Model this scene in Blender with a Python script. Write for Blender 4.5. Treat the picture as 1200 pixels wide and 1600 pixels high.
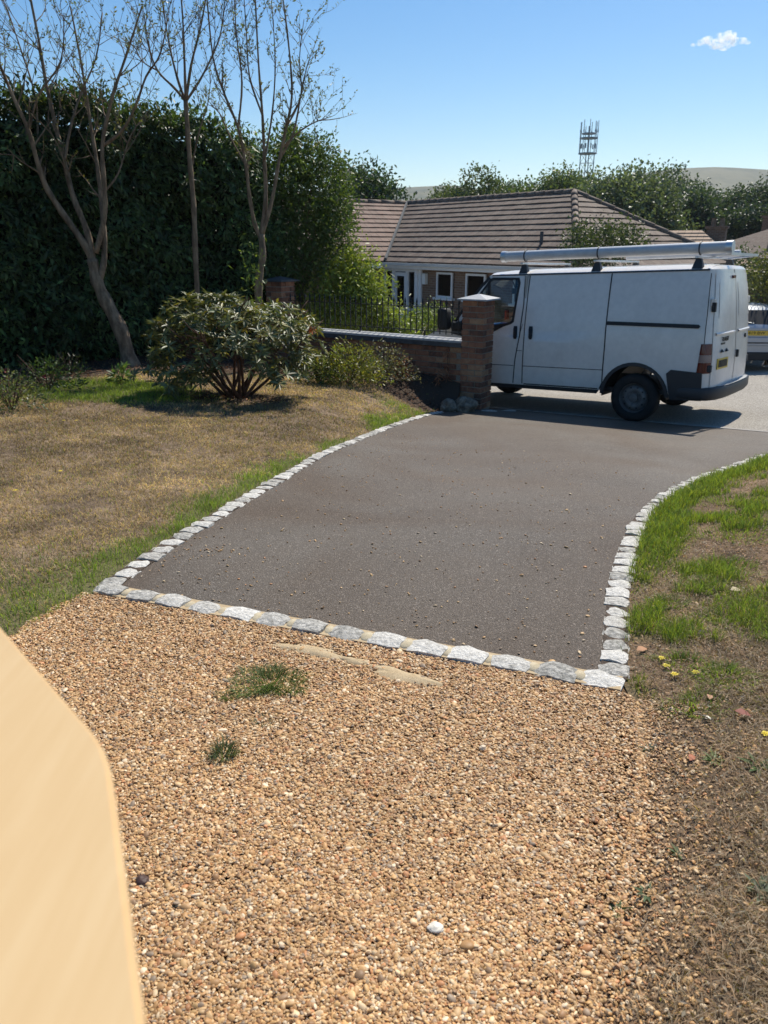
import bpy, bmesh, math, random
import numpy as np
from mathutils import Vector, Matrix, Euler, noise as mnoise
R = math.radians
sc = bpy.context.scene
for o in list(bpy.data.objects): bpy.data.objects.remove(o)

# ------------------------------------------------------------------ camera, sky, sun, exposure
PITCH, FPX, ZC = R(19.27), 1200.0, 1.55
cam = bpy.data.cameras.new('camera'); camo = bpy.data.objects.new('camera', cam); sc.collection.objects.link(camo)
camo.location = (0, 0, ZC); camo.rotation_euler = (R(90) - PITCH, 0, 0)
cam.sensor_fit = 'AUTO'; cam.sensor_width = 36; cam.lens = 27.0
cam.clip_start = 0.02; cam.clip_end = 9000
cam.dof.use_dof = True; cam.dof.focus_distance = 4.0; cam.dof.aperture_fstop = 6.3
sc.camera = camo
SUN_EL, SUN_AZ = R(51), R(28)          # azimuth clockwise from +Y
w = bpy.data.worlds.new('World'); sc.world = w; w.use_nodes = True
wt = w.node_tree; bg = wt.nodes['Background']
sky = wt.nodes.new('ShaderNodeTexSky'); sky.sky_type = 'NISHITA'; sky.sun_disc = False
sky.sun_elevation = SUN_EL; sky.sun_rotation = SUN_AZ
sky.altitude = 50; sky.air_density = 1.0; sky.dust_density = 0.35; sky.ozone_density = 2.0
hs = wt.nodes.new('ShaderNodeHueSaturation'); hs.inputs['Saturation'].default_value = 1.40
wt.links.new(sky.outputs[0], hs.inputs['Color']); wt.links.new(hs.outputs[0], bg.inputs[0]); bg.inputs[1].default_value = 0.09
sl = bpy.data.lights.new('sun', 'SUN'); sl.energy = 4.2; sl.angle = R(0.53); sl.color = (1, .94, .83)
so = bpy.data.objects.new('sun', sl); sc.collection.objects.link(so)
sd = Vector((math.sin(SUN_AZ)*math.cos(SUN_EL), math.cos(SUN_AZ)*math.cos(SUN_EL), math.sin(SUN_EL)))
so.rotation_euler = sd.to_track_quat('Z', 'Y').to_euler(); so.location = (8, 14, 20)
vs = sc.view_settings; vs.view_transform = 'Standard'; vs.look = 'None'; vs.exposure = 0.40; vs.gamma = 1.0
vs.use_curve_mapping = False
sc.render.engine = 'CYCLES'
try:
    sc.cycles.use_denoising = True
    sc.cycles.max_bounces = 8; sc.cycles.transparent_max_bounces = 8
    sc.cycles.sample_clamp_indirect = 6.0
except Exception: pass

# ------------------------------------------------------------------ helpers
C = sc.collection
rng = np.random.default_rng(7)
random.seed(5)

def tag(o, label=None, cat=None, group=None, kind=None):
    if label: o['label'] = label
    if cat: o['category'] = cat
    if group: o['group'] = group
    if kind: o['kind'] = kind
    return o

def empty(name, loc=(0, 0, 0), rz=0.0, label=None, cat=None, group=None):
    o = bpy.data.objects.new(name, None); C.objects.link(o)
    o.location = loc; o.rotation_euler = (0, 0, rz); o.empty_display_size = .2
    return tag(o, label, cat, group)

def link(name, me, mats, parent=None):
    o = bpy.data.objects.new(name, me); C.objects.link(o)
    if mats is not None and len(me.materials) == 0:
        for m in (mats if isinstance(mats, (list, tuple)) else [mats]): me.materials.append(m)
    if parent is not None: o.parent = parent
    return o

def np_mesh(name, V, T, col=None, smooth=False):
    V = np.asarray(V, np.float32); T = np.asarray(T, np.int32); k = T.shape[1]
    me = bpy.data.meshes.new(name)
    me.vertices.add(len(V)); me.vertices.foreach_set('co', V.ravel())
    me.loops.add(T.size); me.loops.foreach_set('vertex_index', T.ravel())
    me.polygons.add(len(T)); me.polygons.foreach_set('loop_start', np.arange(0, T.size, k, dtype=np.int32))
    me.polygons.foreach_set('loop_total', np.full(len(T), k, np.int32))
    if smooth: me.polygons.foreach_set('use_smooth', np.ones(len(T), bool))
    if col is not None:
        a = me.attributes.new('col', 'FLOAT_COLOR', 'POINT')
        cc = np.ones((len(V), 4), np.float32); cc[:, :col.shape[1]] = col
        a.data.foreach_set('color', cc.ravel())
    me.update(calc_edges=True); me.validate()
    return me

class MB:
    def __init__(s): s.v = []; s.f = []; s.m = []
    def add(s, verts, faces, mi=0):
        b = len(s.v); s.v += [tuple(v) for v in verts]
        for f in faces: s.f.append([i + b for i in f]); s.m.append(mi)
        return s
    def box(s, a, b, mi=0, M=None):
        x0, y0, z0 = a; x1, y1, z1 = b
        vs = [Vector(p) for p in ((x0,y0,z0),(x1,y0,z0),(x1,y1,z0),(x0,y1,z0),(x0,y0,z1),(x1,y0,z1),(x1,y1,z1),(x0,y1,z1))]
        if M is not None: vs = [M @ v for v in vs]
        return s.add(vs, [(0,3,2,1),(4,5,6,7),(0,1,5,4),(1,2,6,5),(2,3,7,6),(3,0,4,7)], mi)
    def tube(s, pts, rad, n=8, mi=0, cap=True):
        pts = [Vector(p) for p in pts]; k = len(pts)
        if not hasattr(rad, '__len__'): rad = [rad]*k
        t0 = (pts[1]-pts[0]).normalized(); up = Vector((0,0,1)) if abs(t0.z) < .9 else Vector((1,0,0))
        a = t0.cross(up).normalized(); vs = []
        for i in range(k):
            t = (pts[min(i+1,k-1)]-pts[max(i-1,0)])
            t = t.normalized() if t.length > 1e-9 else t0
            a = (a - t*a.dot(t)); a = a.normalized() if a.length > 1e-6 else t.orthogonal().normalized()
            b = t.cross(a)
            for j in range(n):
                q = 2*math.pi*j/n; vs.append(pts[i] + (a*math.cos(q)+b*math.sin(q))*rad[i])
        fs = [(i*n+j, i*n+(j+1)%n, (i+1)*n+(j+1)%n, (i+1)*n+j) for i in range(k-1) for j in range(n)]
        if cap: fs += [tuple(range(n-1,-1,-1)), tuple(range((k-1)*n, k*n))]
        return s.add(vs, fs, mi)
    def lathe(s, prof, n=24, M=None, mi=0):      # prof: (r, h) about local Z
        vs = [Vector((r*math.cos(2*math.pi*j/n), r*math.sin(2*math.pi*j/n), h)) for r, h in prof for j in range(n)]
        if M is not None: vs = [M @ v for v in vs]
        return s.add(vs, [(i*n+j, i*n+(j+1)%n, (i+1)*n+(j+1)%n, (i+1)*n+j) for i in range(len(prof)-1) for j in range(n)], mi)
    def grid(s, P, mi=0, flip=False):           # P[i][j]
        a = len(P); b = len(P[0]); vs = [p for row in P for p in row]
        fs = [(i*b+j, i*b+j+1, (i+1)*b+j+1, (i+1)*b+j) for i in range(a-1) for j in range(b-1)]
        if flip: fs = [f[::-1] for f in fs]
        return s.add(vs, fs, mi)
    def mesh(s, name, smooth=False, bevel=0, seg=2):
        me = bpy.data.meshes.new(name); me.from_pydata(s.v, [], s.f)
        me.polygons.foreach_set('material_index', s.m)
        if bevel:
            bm = bmesh.new(); bm.from_mesh(me); bmesh.ops.remove_doubles(bm, verts=bm.verts, dist=1e-5)
            es = [e for e in bm.edges if len(e.link_faces) == 2 and e.calc_face_angle(0) > .5]
            bmesh.ops.bevel(bm, geom=es, offset=bevel, segments=seg, affect='EDGES', profile=.5)
            bm.to_mesh(me); bm.free()
        if smooth: me.polygons.foreach_set('use_smooth', [True]*len(me.polygons))
        me.update(); return me
    def build(s, name, mats, parent=None, smooth=False, bevel=0, seg=2):
        return link(name, s.mesh(name, smooth, bevel, seg), mats, parent)

def smooth_by_angle(o, ang=35):
    me = o.data; bm = bmesh.new(); bm.from_mesh(me)
    bmesh.ops.remove_doubles(bm, verts=bm.verts, dist=1e-5)
    for f in bm.faces: f.smooth = True
    for e in bm.edges:
        e.smooth = not (len(e.link_faces) == 2 and e.calc_face_angle(0) > R(ang))
    bm.to_mesh(me); bm.free(); return o

def at(px, py, Y):
    """world point seen at photo pixel (px, py) at forward distance Y"""
    b = (800-py)/FPX; cp, sp = math.cos(PITCH), math.sin(PITCH)
    d = Vector(((px-600)/FPX, cp+b*sp, -sp+b*cp)); t = Y/d.y
    return Vector((0, 0, ZC)) + d*t

def sstep(a, b, x):
    t = np.clip((np.asarray(x, float)-a)/(b-a), 0, 1); return t*t*(3-2*t)

def vnoise(x, y, scale, seed=0):
    x = np.asarray(x, float)*scale; y = np.asarray(y, float)*scale
    xi = np.floor(x).astype(np.int64); yi = np.floor(y).astype(np.int64); fx = x-xi; fy = y-yi
    def h(a, b):
        n = (a*374761393 + b*668265263 + seed*974711) & 0x7fffffff
        n = ((n ^ (n >> 13))*1274126177) & 0x7fffffff
        return ((n ^ (n >> 16)) & 0xffff)/65535.0
    ux = fx*fx*(3-2*fx); uy = fy*fy*(3-2*fy)
    return (h(xi,yi)*(1-ux)+h(xi+1,yi)*ux)*(1-uy)+(h(xi,yi+1)*(1-ux)+h(xi+1,yi+1)*ux)*uy
def fbm(x, y, scale, seed=0, o=4):
    s = 0; a = .5
    for i in range(o): s = s+a*vnoise(x, y, scale*2**i, seed+i*17); a *= .5
    return s/(1-.5**o)

# ------------------------------------------------------------------ materials
def nt(name):
    m = bpy.data.materials.new(name); m.use_nodes = True; t = m.node_tree
    return m, t, t.nodes['Principled BSDF'], t.nodes['Material Output']
def N(t, typ, **k):
    n = t.nodes.new(typ)
    for a, b in k.items(): setattr(n, a, b)
    return n
def rgb(c): return (c[0], c[1], c[2], 1)

def plain(name, c, rough=.5, metal=0, coat=0, spec=None):
    m, t, p, o = nt(name); p.inputs['Base Color'].default_value = rgb(c)
    p.inputs['Roughness'].default_value = rough; p.inputs['Metallic'].default_value = metal
    if coat: p.inputs['Coat Weight'].default_value = coat; p.inputs['Coat Roughness'].default_value = .08
    if spec is not None: p.inputs['Specular IOR Level'].default_value = spec
    return m

def noisy(name, stops, scale=5, detail=8, rough=.8, bump=0, bscale=60, bdist=.01, obj=False, obj_random=0, metal=0, fine=0, fscale=200, spec=.3, stretch=None):
    m, t, p, o = nt(name); L = t.links.new
    if obj: src = N(t, 'ShaderNodeTexCoord').outputs['Object']
    else: src = N(t, 'ShaderNodeNewGeometry').outputs['Position']
    if stretch:
        mp = N(t, 'ShaderNodeMapping'); mp.inputs['Scale'].default_value = stretch; L(src, mp.inputs[0]); src = mp.outputs[0]
    n1 = N(t, 'ShaderNodeTexNoise'); n1.inputs['Scale'].default_value = scale; n1.inputs['Detail'].default_value = detail
    n1.inputs['Roughness'].default_value = .65
    L(src, n1.inputs['Vector'])
    fac = n1.outputs['Fac']
    if obj_random:
        oi = N(t, 'ShaderNodeObjectInfo'); ma = N(t, 'ShaderNodeMath', operation='MULTIPLY_ADD')
        L(oi.outputs['Random'], ma.inputs[0]); ma.inputs[1].default_value = obj_random; L(fac, ma.inputs[2])
        mb = N(t, 'ShaderNodeMath', operation='SUBTRACT'); L(ma.outputs[0], mb.inputs[0]); mb.inputs[1].default_value = obj_random*.5
        fac = mb.outputs[0]
    cr = N(t, 'ShaderNodeValToRGB'); L(fac, cr.inputs[0]); e = cr.color_ramp.elements
    while len(e) < len(stops): e.new(.5)
    for k, (pos, c) in enumerate(stops): e[k].position = pos; e[k].color = rgb(c)
    out = cr.outputs[0]
    if fine:
        n2 = N(t, 'ShaderNodeTexNoise'); n2.inputs['Scale'].default_value = fscale; n2.inputs['Detail'].default_value = 3
        L(src, n2.inputs['Vector'])
        mr = N(t, 'ShaderNodeMapRange'); mr.inputs[1].default_value = .3; mr.inputs[2].default_value = .7
        mr.inputs[3].default_value = 1-fine; mr.inputs[4].default_value = 1+fine; L(n2.outputs['Fac'], mr.inputs[0])
        vm = N(t, 'ShaderNodeVectorMath', operation='SCALE'); L(out, vm.inputs[0]); L(mr.outputs[0], vm.inputs['Scale']); out = vm.outputs[0]
    L(out, p.inputs['Base Color']); p.inputs['Roughness'].default_value = rough; p.inputs['Metallic'].default_value = metal
    p.inputs['Specular IOR Level'].default_value = spec
    if bump:
        nb = N(t, 'ShaderNodeTexNoise'); nb.inputs['Scale'].default_value = bscale; nb.inputs['Detail'].default_value = 6
        L(src, nb.inputs['Vector']); bp = N(t, 'ShaderNodeBump'); bp.inputs['Strength'].default_value = bump
        bp.inputs['Distance'].default_value = bdist; L(nb.outputs['Fac'], bp.inputs['Height']); L(bp.outputs[0], p.inputs['Normal'])
    return m

def attr_mat(name, tint=(1,1,1), rough=.6, transl=0.0, instancer=False, spec=.3, tcol=None):
    """colour read from the 'col' attribute, optional translucency (leaves, blades)"""
    m, t, p, o = nt(name); L = t.links.new
    a = N(t, 'ShaderNodeAttribute'); a.attribute_name = 'col'
    if instancer: a.attribute_type = 'INSTANCER'
    mx = N(t, 'ShaderNodeMix', data_type='RGBA', blend_type='MULTIPLY'); mx.inputs[0].default_value = 1
    L(a.outputs['Color'], mx.inputs[6]); mx.inputs[7].default_value = rgb(tint)
    L(mx.outputs[2], p.inputs['Base Color']); p.inputs['Roughness'].default_value = rough
    p.inputs['Specular IOR Level'].default_value = spec
    if transl:
        tr = N(t, 'ShaderNodeBsdfTranslucent'); m2 = N(t, 'ShaderNodeMix', data_type='RGBA', blend_type='MULTIPLY')
        m2.inputs[0].default_value = 1; L(mx.outputs[2], m2.inputs[6]); m2.inputs[7].default_value = rgb(tcol or (1.3,1.4,.6))
        L(m2.outputs[2], tr.inputs[0]); ms = N(t, 'ShaderNodeMixShader'); ms.inputs[0].default_value = transl
        L(p.outputs[0], ms.inputs[1]); L(tr.outputs[0], ms.inputs[2]); L(ms.outputs[0], o.inputs['Surface'])
    return m

def glass_mat(name, tint=(.9,.95,.95), refl=.12, dark=0.0):
    m, t, p, o = nt(name); L = t.links.new; t.nodes.remove(p)
    tr = N(t, 'ShaderNodeBsdfTransparent'); tr.inputs[0].default_value = rgb(tint)
    gl = N(t, 'ShaderNodeBsdfGlossy'); gl.inputs['Roughness'].default_value = .03
    fr = N(t, 'ShaderNodeFresnel'); fr.inputs[0].default_value = 1.5
    ad = N(t, 'ShaderNodeMath', operation='ADD'); L(fr.outputs[0], ad.inputs[0]); ad.inputs[1].default_value = refl-.04
    ms = N(t, 'ShaderNodeMixShader'); L(ad.outputs[0], ms.inputs[0]); L(tr.outputs[0], ms.inputs[1]); L(gl.outputs[0], ms.inputs[2])
    L(ms.outputs[0], o.inputs['Surface']); return m

M = {}
M['white_paint'] = noisy('van white paint', [(.25,(.68,.635,.585)),(.5,(.76,.715,.66)),(.75,(.80,.755,.70))], scale=2.4, detail=10, rough=.2, obj=True, spec=.5, fine=.04, fscale=14)
M['dark_plastic'] = plain('dark plastic', (.03,.032,.036), .55)
M['black'] = plain('black rubber', (.012,.012,.013), .6)
M['tyre'] = noisy('tyre rubber', [(.3,(.014,.014,.015)),(.7,(.03,.028,.027))], scale=9, rough=.85, obj=True)
M['steel_wheel'] = noisy('dusty steel wheel', [(.3,(.10,.10,.10)),(.7,(.20,.19,.18))], scale=12, rough=.5, obj=True, metal=.4)
M['alu'] = noisy('weathered aluminium', [(.3,(.50,.52,.54)),(.7,(.66,.68,.70))], scale=6, rough=.38, obj=True, metal=.75)
M['pipe'] = noisy('grey tube', [(.3,(.46,.48,.50)),(.75,(.60,.62,.64))], scale=7, rough=.4, obj=True, spec=.5)
M['glass'] = glass_mat('vehicle glass', (.72,.78,.76), .08)
M['house_glass'] = glass_mat('window glass', (.45,.5,.52), .10)
M['red_lens'] = plain('red lens', (.11,.007,.010), .15, spec=.6)
M['clear_lens'] = plain('pale lens', (.30,.21,.19), .15, spec=.6)
M['yellow_plate'] = plain('yellow number plate', (.62,.42,.04), .4)
M['blue_band'] = plain('blue plate band', (.02,.07,.35), .4)
M['print'] = plain('black print', (.012,.012,.012), .5)
M['grey_fabric'] = noisy('grey seat fabric', [(.3,(.06,.065,.07)),(.7,(.12,.125,.13))], scale=20, rough=.9, obj=True)
M['headlining'] = plain('pale bulkhead board', (.42,.40,.36), .8)
M['blue_cloth'] = plain('blue cloth', (.02,.18,.55), .7)
M['red_card'] = plain('red card', (.45,.03,.03), .6)
M['paper'] = plain('white paper', (.75,.75,.72), .7)
M['tarmac'] = None

def surface(name, stops, big, fine_sc, fine_amt, bump, rough, speck=None, speck_sc=120, bdist=.004, stain=None, spec=.25):
    """mineral surface: large stains, fine grain, optional pale specks from a cell pattern, relief"""
    m, t, p, o = nt(name); L = t.links.new
    src = N(t, 'ShaderNodeNewGeometry').outputs['Position']
    n1 = N(t, 'ShaderNodeTexNoise'); n1.inputs['Scale'].default_value = big; n1.inputs['Detail'].default_value = 7; n1.inputs['Roughness'].default_value = .6; n1.inputs['Distortion'].default_value = .4
    L(src, n1.inputs['Vector']); cr = N(t, 'ShaderNodeValToRGB'); L(n1.outputs['Fac'], cr.inputs[0]); e = cr.color_ramp.elements
    while len(e) < len(stops): e.new(.5)
    for k, (pos, c) in enumerate(stops): e[k].position = pos; e[k].color = rgb(c)
    n2 = N(t, 'ShaderNodeTexNoise'); n2.inputs['Scale'].default_value = fine_sc; n2.inputs['Detail'].default_value = 4; L(src, n2.inputs['Vector'])
    mr = N(t, 'ShaderNodeMapRange'); mr.inputs[1].default_value = .3; mr.inputs[2].default_value = .7; mr.inputs[3].default_value = 1-fine_amt; mr.inputs[4].default_value = 1+fine_amt
    L(n2.outputs['Fac'], mr.inputs[0]); vm = N(t, 'ShaderNodeVectorMath', operation='SCALE'); L(cr.outputs[0], vm.inputs[0]); L(mr.outputs[0], vm.inputs['Scale'])
    out = vm.outputs[0]
    vo = N(t, 'ShaderNodeTexVoronoi'); vo.inputs['Scale'].default_value = speck_sc; L(src, vo.inputs['Vector'])
    if speck:
        gt = N(t, 'ShaderNodeMath', operation='GREATER_THAN'); sx = N(t, 'ShaderNodeSeparateColor'); L(vo.outputs['Color'], sx.inputs[0])
        L(sx.outputs[0], gt.inputs[0]); gt.inputs[1].default_value = speck[0]
        mx = N(t, 'ShaderNodeMix', data_type='RGBA'); L(gt.outputs[0], mx.inputs[0]); L(out, mx.inputs[6]); mx.inputs[7].default_value = rgb(speck[1]); out = mx.outputs[2]
    if stain:
        n4 = N(t, 'ShaderNodeTexNoise'); n4.inputs['Scale'].default_value = stain[0]; n4.inputs['Detail'].default_value = 5; n4.inputs['Distortion'].default_value = 1.2; L(src, n4.inputs['Vector'])
        c4 = N(t, 'ShaderNodeValToRGB'); L(n4.outputs['Fac'], c4.inputs[0]); c4.color_ramp.elements[0].position = .36; c4.color_ramp.elements[0].color = rgb(stain[1]); c4.color_ramp.elements[1].position = .60; c4.color_ramp.elements[1].color = (1,1,1,1)
        m4 = N(t, 'ShaderNodeMix', data_type='RGBA', blend_type='MULTIPLY'); m4.inputs[0].default_value = 1; L(out, m4.inputs[6]); L(c4.outputs[0], m4.inputs[7]); out = m4.outputs[2]
    L(out, p.inputs['Base Color']); p.inputs['Roughness'].default_value = rough; p.inputs['Specular IOR Level'].default_value = spec
    bp = N(t, 'ShaderNodeBump'); bp.inputs['Strength'].default_value = bump; bp.inputs['Distance'].default_value = bdist
    ad = N(t, 'ShaderNodeMath', operation='SUBTRACT'); L(n2.outputs['Fac'], ad.inputs[0]); L(vo.outputs['Distance'], ad.inputs[1])
    L(ad.outputs[0], bp.inputs['Height']); L(bp.outputs[0], p.inputs['Normal'])
    return m

M['tarmac'] = surface('brown grey tarmac', [(.34,(.095,.073,.054)),(.45,(.122,.099,.077)),(.55,(.134,.110,.086)),(.66,(.152,.127,.101))], .5, 190, .5, 1.0, .58, (.93,(.30,.26,.22)), 210, stain=(.55,(.84,.73,.63)), spec=.32)
M['road'] = surface('worn road chippings', [(.3,(.29,.26,.22)),(.7,(.39,.355,.305))], .5, 90, .5, 1.0, .85, (.80,(.55,.51,.45)), 110, .008)
M['concrete'] = noisy('concrete edging', [(.3,(.30,.28,.25)),(.7,(.45,.42,.38))], scale=8, rough=.9, fine=.2, fscale=120)
M['granite'] = noisy('granite sett', [(.28,(.22,.21,.185)),(.5,(.50,.475,.425)),(.74,(.70,.67,.61))], scale=45, detail=7, rough=.85, bump=1.0, bscale=70, bdist=.010, obj_random=.28, fine=.45, fscale=320)
M['mortar'] = noisy('sandy mortar', [(.3,(.44,.36,.23)),(.7,(.60,.52,.37))], scale=30, rough=.95, bump=.4, bscale=150, bdist=.004, fine=.2, fscale=300)
M['gravel_bed'] = surface('gravel bed', [(.3,(.14,.085,.042)),(.7,(.25,.155,.08))], 2.5, 120, .5, 1.0, .9, (.6,(.40,.27,.15)), 95, .01)
M['sand'] = noisy('pale sand', [(.3,(.44,.32,.18)),(.7,(.55,.43,.27))], scale=20, rough=.95, fine=.25, fscale=260, bump=.5, bscale=200, bdist=.003)
M['soil'] = noisy('dry dark soil', [(.3,(.05,.036,.027)),(.7,(.13,.095,.07))], scale=6, rough=.95, bump=.9, bscale=40, bdist=.03, fine=.4, fscale=140)
M['brick'] = noisy('red brown brick', [(.2,(.13,.07,.05)),(.42,(.27,.12,.072)),(.6,(.36,.17,.095)),(.85,(.44,.28,.165))], scale=14, rough=.9, bump=.5, bscale=90, bdist=.004, obj_random=.55, fine=.25, fscale=160)
M['brick_mortar'] = noisy('grey mortar', [(.3,(.22,.20,.17)),(.7,(.34,.31,.26))], scale=30, rough=.95, fine=.2)
M['coping'] = noisy('lead grey coping', [(.3,(.34,.35,.36)),(.7,(.46,.47,.48))], scale=8, rough=.55, fine=.12, fscale=60)
M['slate_dark'] = noisy('dark coping stone', [(.3,(.05,.055,.06)),(.7,(.11,.115,.12))], scale=9, rough=.7)
M['iron'] = plain('black iron paint', (.012,.013,.015), .4)
M['rock'] = noisy('weathered flint rock', [(.3,(.09,.07,.05)),(.5,(.19,.155,.115)),(.7,(.36,.31,.24))], scale=11, rough=.9, bump=1, bscale=18, bdist=.05, fine=.25, fscale=90)
M['pine'] = noisy('pale planed pine', [(.3,(.60,.41,.205)),(.5,(.625,.435,.225)),(.7,(.65,.465,.25))], scale=9, rough=.6, stretch=(7,.5,1), detail=6, obj=True)
M['bark'] = noisy('grey brown bark', [(.25,(.065,.046,.030)),(.45,(.17,.12,.078)),(.6,(.275,.20,.13)),(.8,(.40,.30,.20))], scale=14, rough=.9, bump=.8, bscale=30, bdist=.02, stretch=(1,1,.35))
M['bark_red'] = noisy('red brown bark', [(.3,(.06,.032,.022)),(.7,(.17,.09,.06))], scale=12, rough=.85, bump=.5, bscale=40, bdist=.01)
M['leaf'] = attr_mat('leaf', rough=.45, transl=.35, spec=.45)
M['leaf_gloss'] = attr_mat('glossy evergreen leaf', rough=.45, transl=.28, spec=.35)
M['blade'] = attr_mat('grass blade', rough=.55, transl=.4, spec=.3)
M['dry'] = attr_mat('dry leaf', rough=.7, transl=.25, spec=.2, tcol=(1.2,1.0,.7))
M['pebble'] = attr_mat('pebble', rough=.55, instancer=True, spec=.4)
M['render_white'] = noisy('white joinery', [(.3,(.70,.71,.72)),(.7,(.78,.79,.80))], scale=3, rough=.5)
M['grey_fascia'] = noisy('weathered fascia', [(.3,(.50,.49,.46)),(.7,(.62,.61,.58))], scale=2, rough=.6)
M['dark_room'] = plain('dark interior', (.02,.02,.022), .9)
M['fence_wood'] = noisy('weathered fence wood', [(.3,(.085,.062,.045)),(.7,(.17,.13,.10))], scale=4, rough=.85, stretch=(8,8,.6))
M['galv'] = plain('hazed galvanised steel', (.30,.34,.38), .5, .2)  # steel grey lightened and blued, distance haze put into the colour
M['car_paint'] = plain('silver blue car paint', (.36,.39,.43), .25, .2, coat=.5)

def tile_mat(name, a, b, c):
    m, t, p, o = nt(name); L = t.links.new
    tc = N(t, 'ShaderNodeTexCoord'); uvs = tc.outputs['UV']
    br = N(t, 'ShaderNodeTexBrick'); br.offset = .5; br.inputs['Scale'].default_value = 1; br.inputs['Mortar Size'].default_value = .012
    br.inputs['Brick Width'].default_value = .33; br.inputs['Row Height'].default_value = 1.0; br.inputs['Mortar Smooth'].default_value = .2
    br.inputs['Color1'].default_value = rgb(a); br.inputs['Color2'].default_value = rgb(b); br.inputs['Mortar'].default_value = rgb([x*.45 for x in a])
    L(uvs, br.inputs['Vector'])
    g = N(t, 'ShaderNodeNewGeometry'); n1 = N(t, 'ShaderNodeTexNoise'); n1.inputs['Scale'].default_value = 5.5; n1.inputs['Detail'].default_value = 10; n1.inputs['Roughness'].default_value = .75
    L(g.outputs['Position'], n1.inputs['Vector'])
    cr = N(t, 'ShaderNodeValToRGB'); L(n1.outputs['Fac'], cr.inputs[0]); cr.color_ramp.elements[0].position = .48; cr.color_ramp.elements[1].position = .72
    cr.color_ramp.elements[0].color = (0,0,0,1); cr.color_ramp.elements[1].color = (.75,.75,.75,1)
    mx = N(t, 'ShaderNodeMix', data_type='RGBA'); L(cr.outputs[0], mx.inputs[0]); L(br.outputs['Color'], mx.inputs[6]); mx.inputs[7].default_value = rgb(c)
    L(mx.outputs[2], p.inputs['Base Color']); p.inputs['Roughness'].default_value = .8; p.inputs['Specular IOR Level'].default_value = .3
    return m
M['tiles'] = tile_mat('brown concrete tiles', (.125,.088,.068), (.185,.132,.102), (.25,.225,.18))
M['tiles_red'] = tile_mat('reddish concrete tiles', (.175,.105,.078), (.235,.148,.112), (.28,.235,.185))
M['tiles_tan'] = tile_mat('tan clay tiles', (.36,.24,.16), (.44,.30,.20), (.42,.33,.24))

def brick_wall_mat(name):
    m, t, p, o = nt(name); L = t.links.new
    tc = N(t, 'ShaderNodeTexCoord')
    br = N(t, 'ShaderNodeTexBrick'); br.inputs['Scale'].default_value = 1; br.inputs['Mortar Size'].default_value = .010
    br.inputs['Brick Width'].default_value = .225; br.inputs['Row Height'].default_value = .075
    br.inputs['Color1'].default_value = (.13,.07,.046,1); br.inputs['Color2'].default_value = (.22,.128,.082,1); br.inputs['Mortar'].default_value = (.23,.19,.15,1)
    L(tc.outputs['UV'], br.inputs['Vector']); L(br.outputs['Color'], p.inputs['Base Color']); p.inputs['Roughness'].default_value = .9
    return m
M['brickwork'] = brick_wall_mat('house brickwork')

def add_uv(me, fn):
    uv = me.uv_layers.new(name='UVMap')
    for l in me.loops: uv.data[l.index].uv = fn(me.vertices[l.vertex_index].co)

# ------------------------------------------------------------------ lie of the land
VO = np.array([4.07, 11.39, -.848]); VYAW = R(142.3)
fw = np.array([math.cos(VYAW), math.sin(VYAW)]); lf = np.array([-math.sin(VYAW), math.cos(VYAW)])
EB = .8
def road_ab(a, b): return (VO[0]+a*fw[0]+b*lf[0], VO[1]+a*fw[1]+b*lf[1])
def road_z(x, y):
    dx = np.asarray(x, float)-VO[0]; dy = np.asarray(y, float)-VO[1]
    return VO[2]-.046*(dx*fw[0]+dy*fw[1])+.0256*(dx*lf[0]+dy*lf[1])
def Bc(x, y): return (np.asarray(x, float)-VO[0])*lf[0]+(np.asarray(y, float)-VO[1])*lf[1]
N0 = np.array([-1.35, 3.33]); N1 = np.array([.97, 2.46]); nd = (N1-N0)/np.linalg.norm(N1-N0); nn = np.array([-nd[1], nd[0]])
def drive_z(x, y):
    x = np.asarray(x, float); y = np.asarray(y, float)
    d1 = np.maximum(0, (x-N0[0])*nn[0]+(y-N0[1])*nn[1]); d2 = np.maximum(0, Bc(x, y)-EB)
    t = d1/(d1+d2+1e-9); w_ = t*t*(3-2*t)*.35+t*.65
    return (road_z(x, y)+.05*sstep(0, .8, d2))*w_
KL = np.array([(-1.32,3.35),(-1.28,3.56),(-1.22,3.82),(-1.14,4.17),(-1.04,4.54),(-.94,4.98),(-.81,5.47),(-.70,5.99),(-.57,6.59),(-.40,7.18),(-.20,7.85),(0.0,8.55),(.24,9.32),(.51,10.11),(.82,10.83)])
KR = np.array([(.87,2.53),(.92,2.70),(.97,2.86),(1.05,3.11),(1.15,3.43),(1.25,3.70),(1.42,4.11),(1.56,4.44),(1.72,4.77),(1.93,5.12),(2.14,5.45),(2.44,5.84),(2.74,6.19),(3.05,6.53),(3.82,7.41)])
def resample(P, n):
    P = np.asarray(P, float); d = np.r_[0, np.cumsum(np.linalg.norm(np.diff(P, axis=0), axis=1))]
    s = np.linspace(0, d[-1], n); return np.c_[np.interp(s, d, P[:,0]), np.interp(s, d, P[:,1])]
KLd = resample(KL, 160); KRd = resample(KR, 160)
def dist_poly(x, y, P):
    x = np.asarray(x, float).ravel(); y = np.asarray(y, float).ravel(); out = np.empty(len(x))
    for i in range(0, len(x), 20000):
        s = slice(i, i+20000)
        out[s] = np.sqrt(((x[s,None]-P[None,:,0])**2+(y[s,None]-P[None,:,1])**2).min(1))
    return out
LE = np.r_[[(-1.95,-2.0),(-1.80,1.2),(-1.62,2.5),(-1.54,2.85),(-1.44,3.15)], KL-[[.02,0]], [(1.10,11.25),(1.15,11.55)]]
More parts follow.
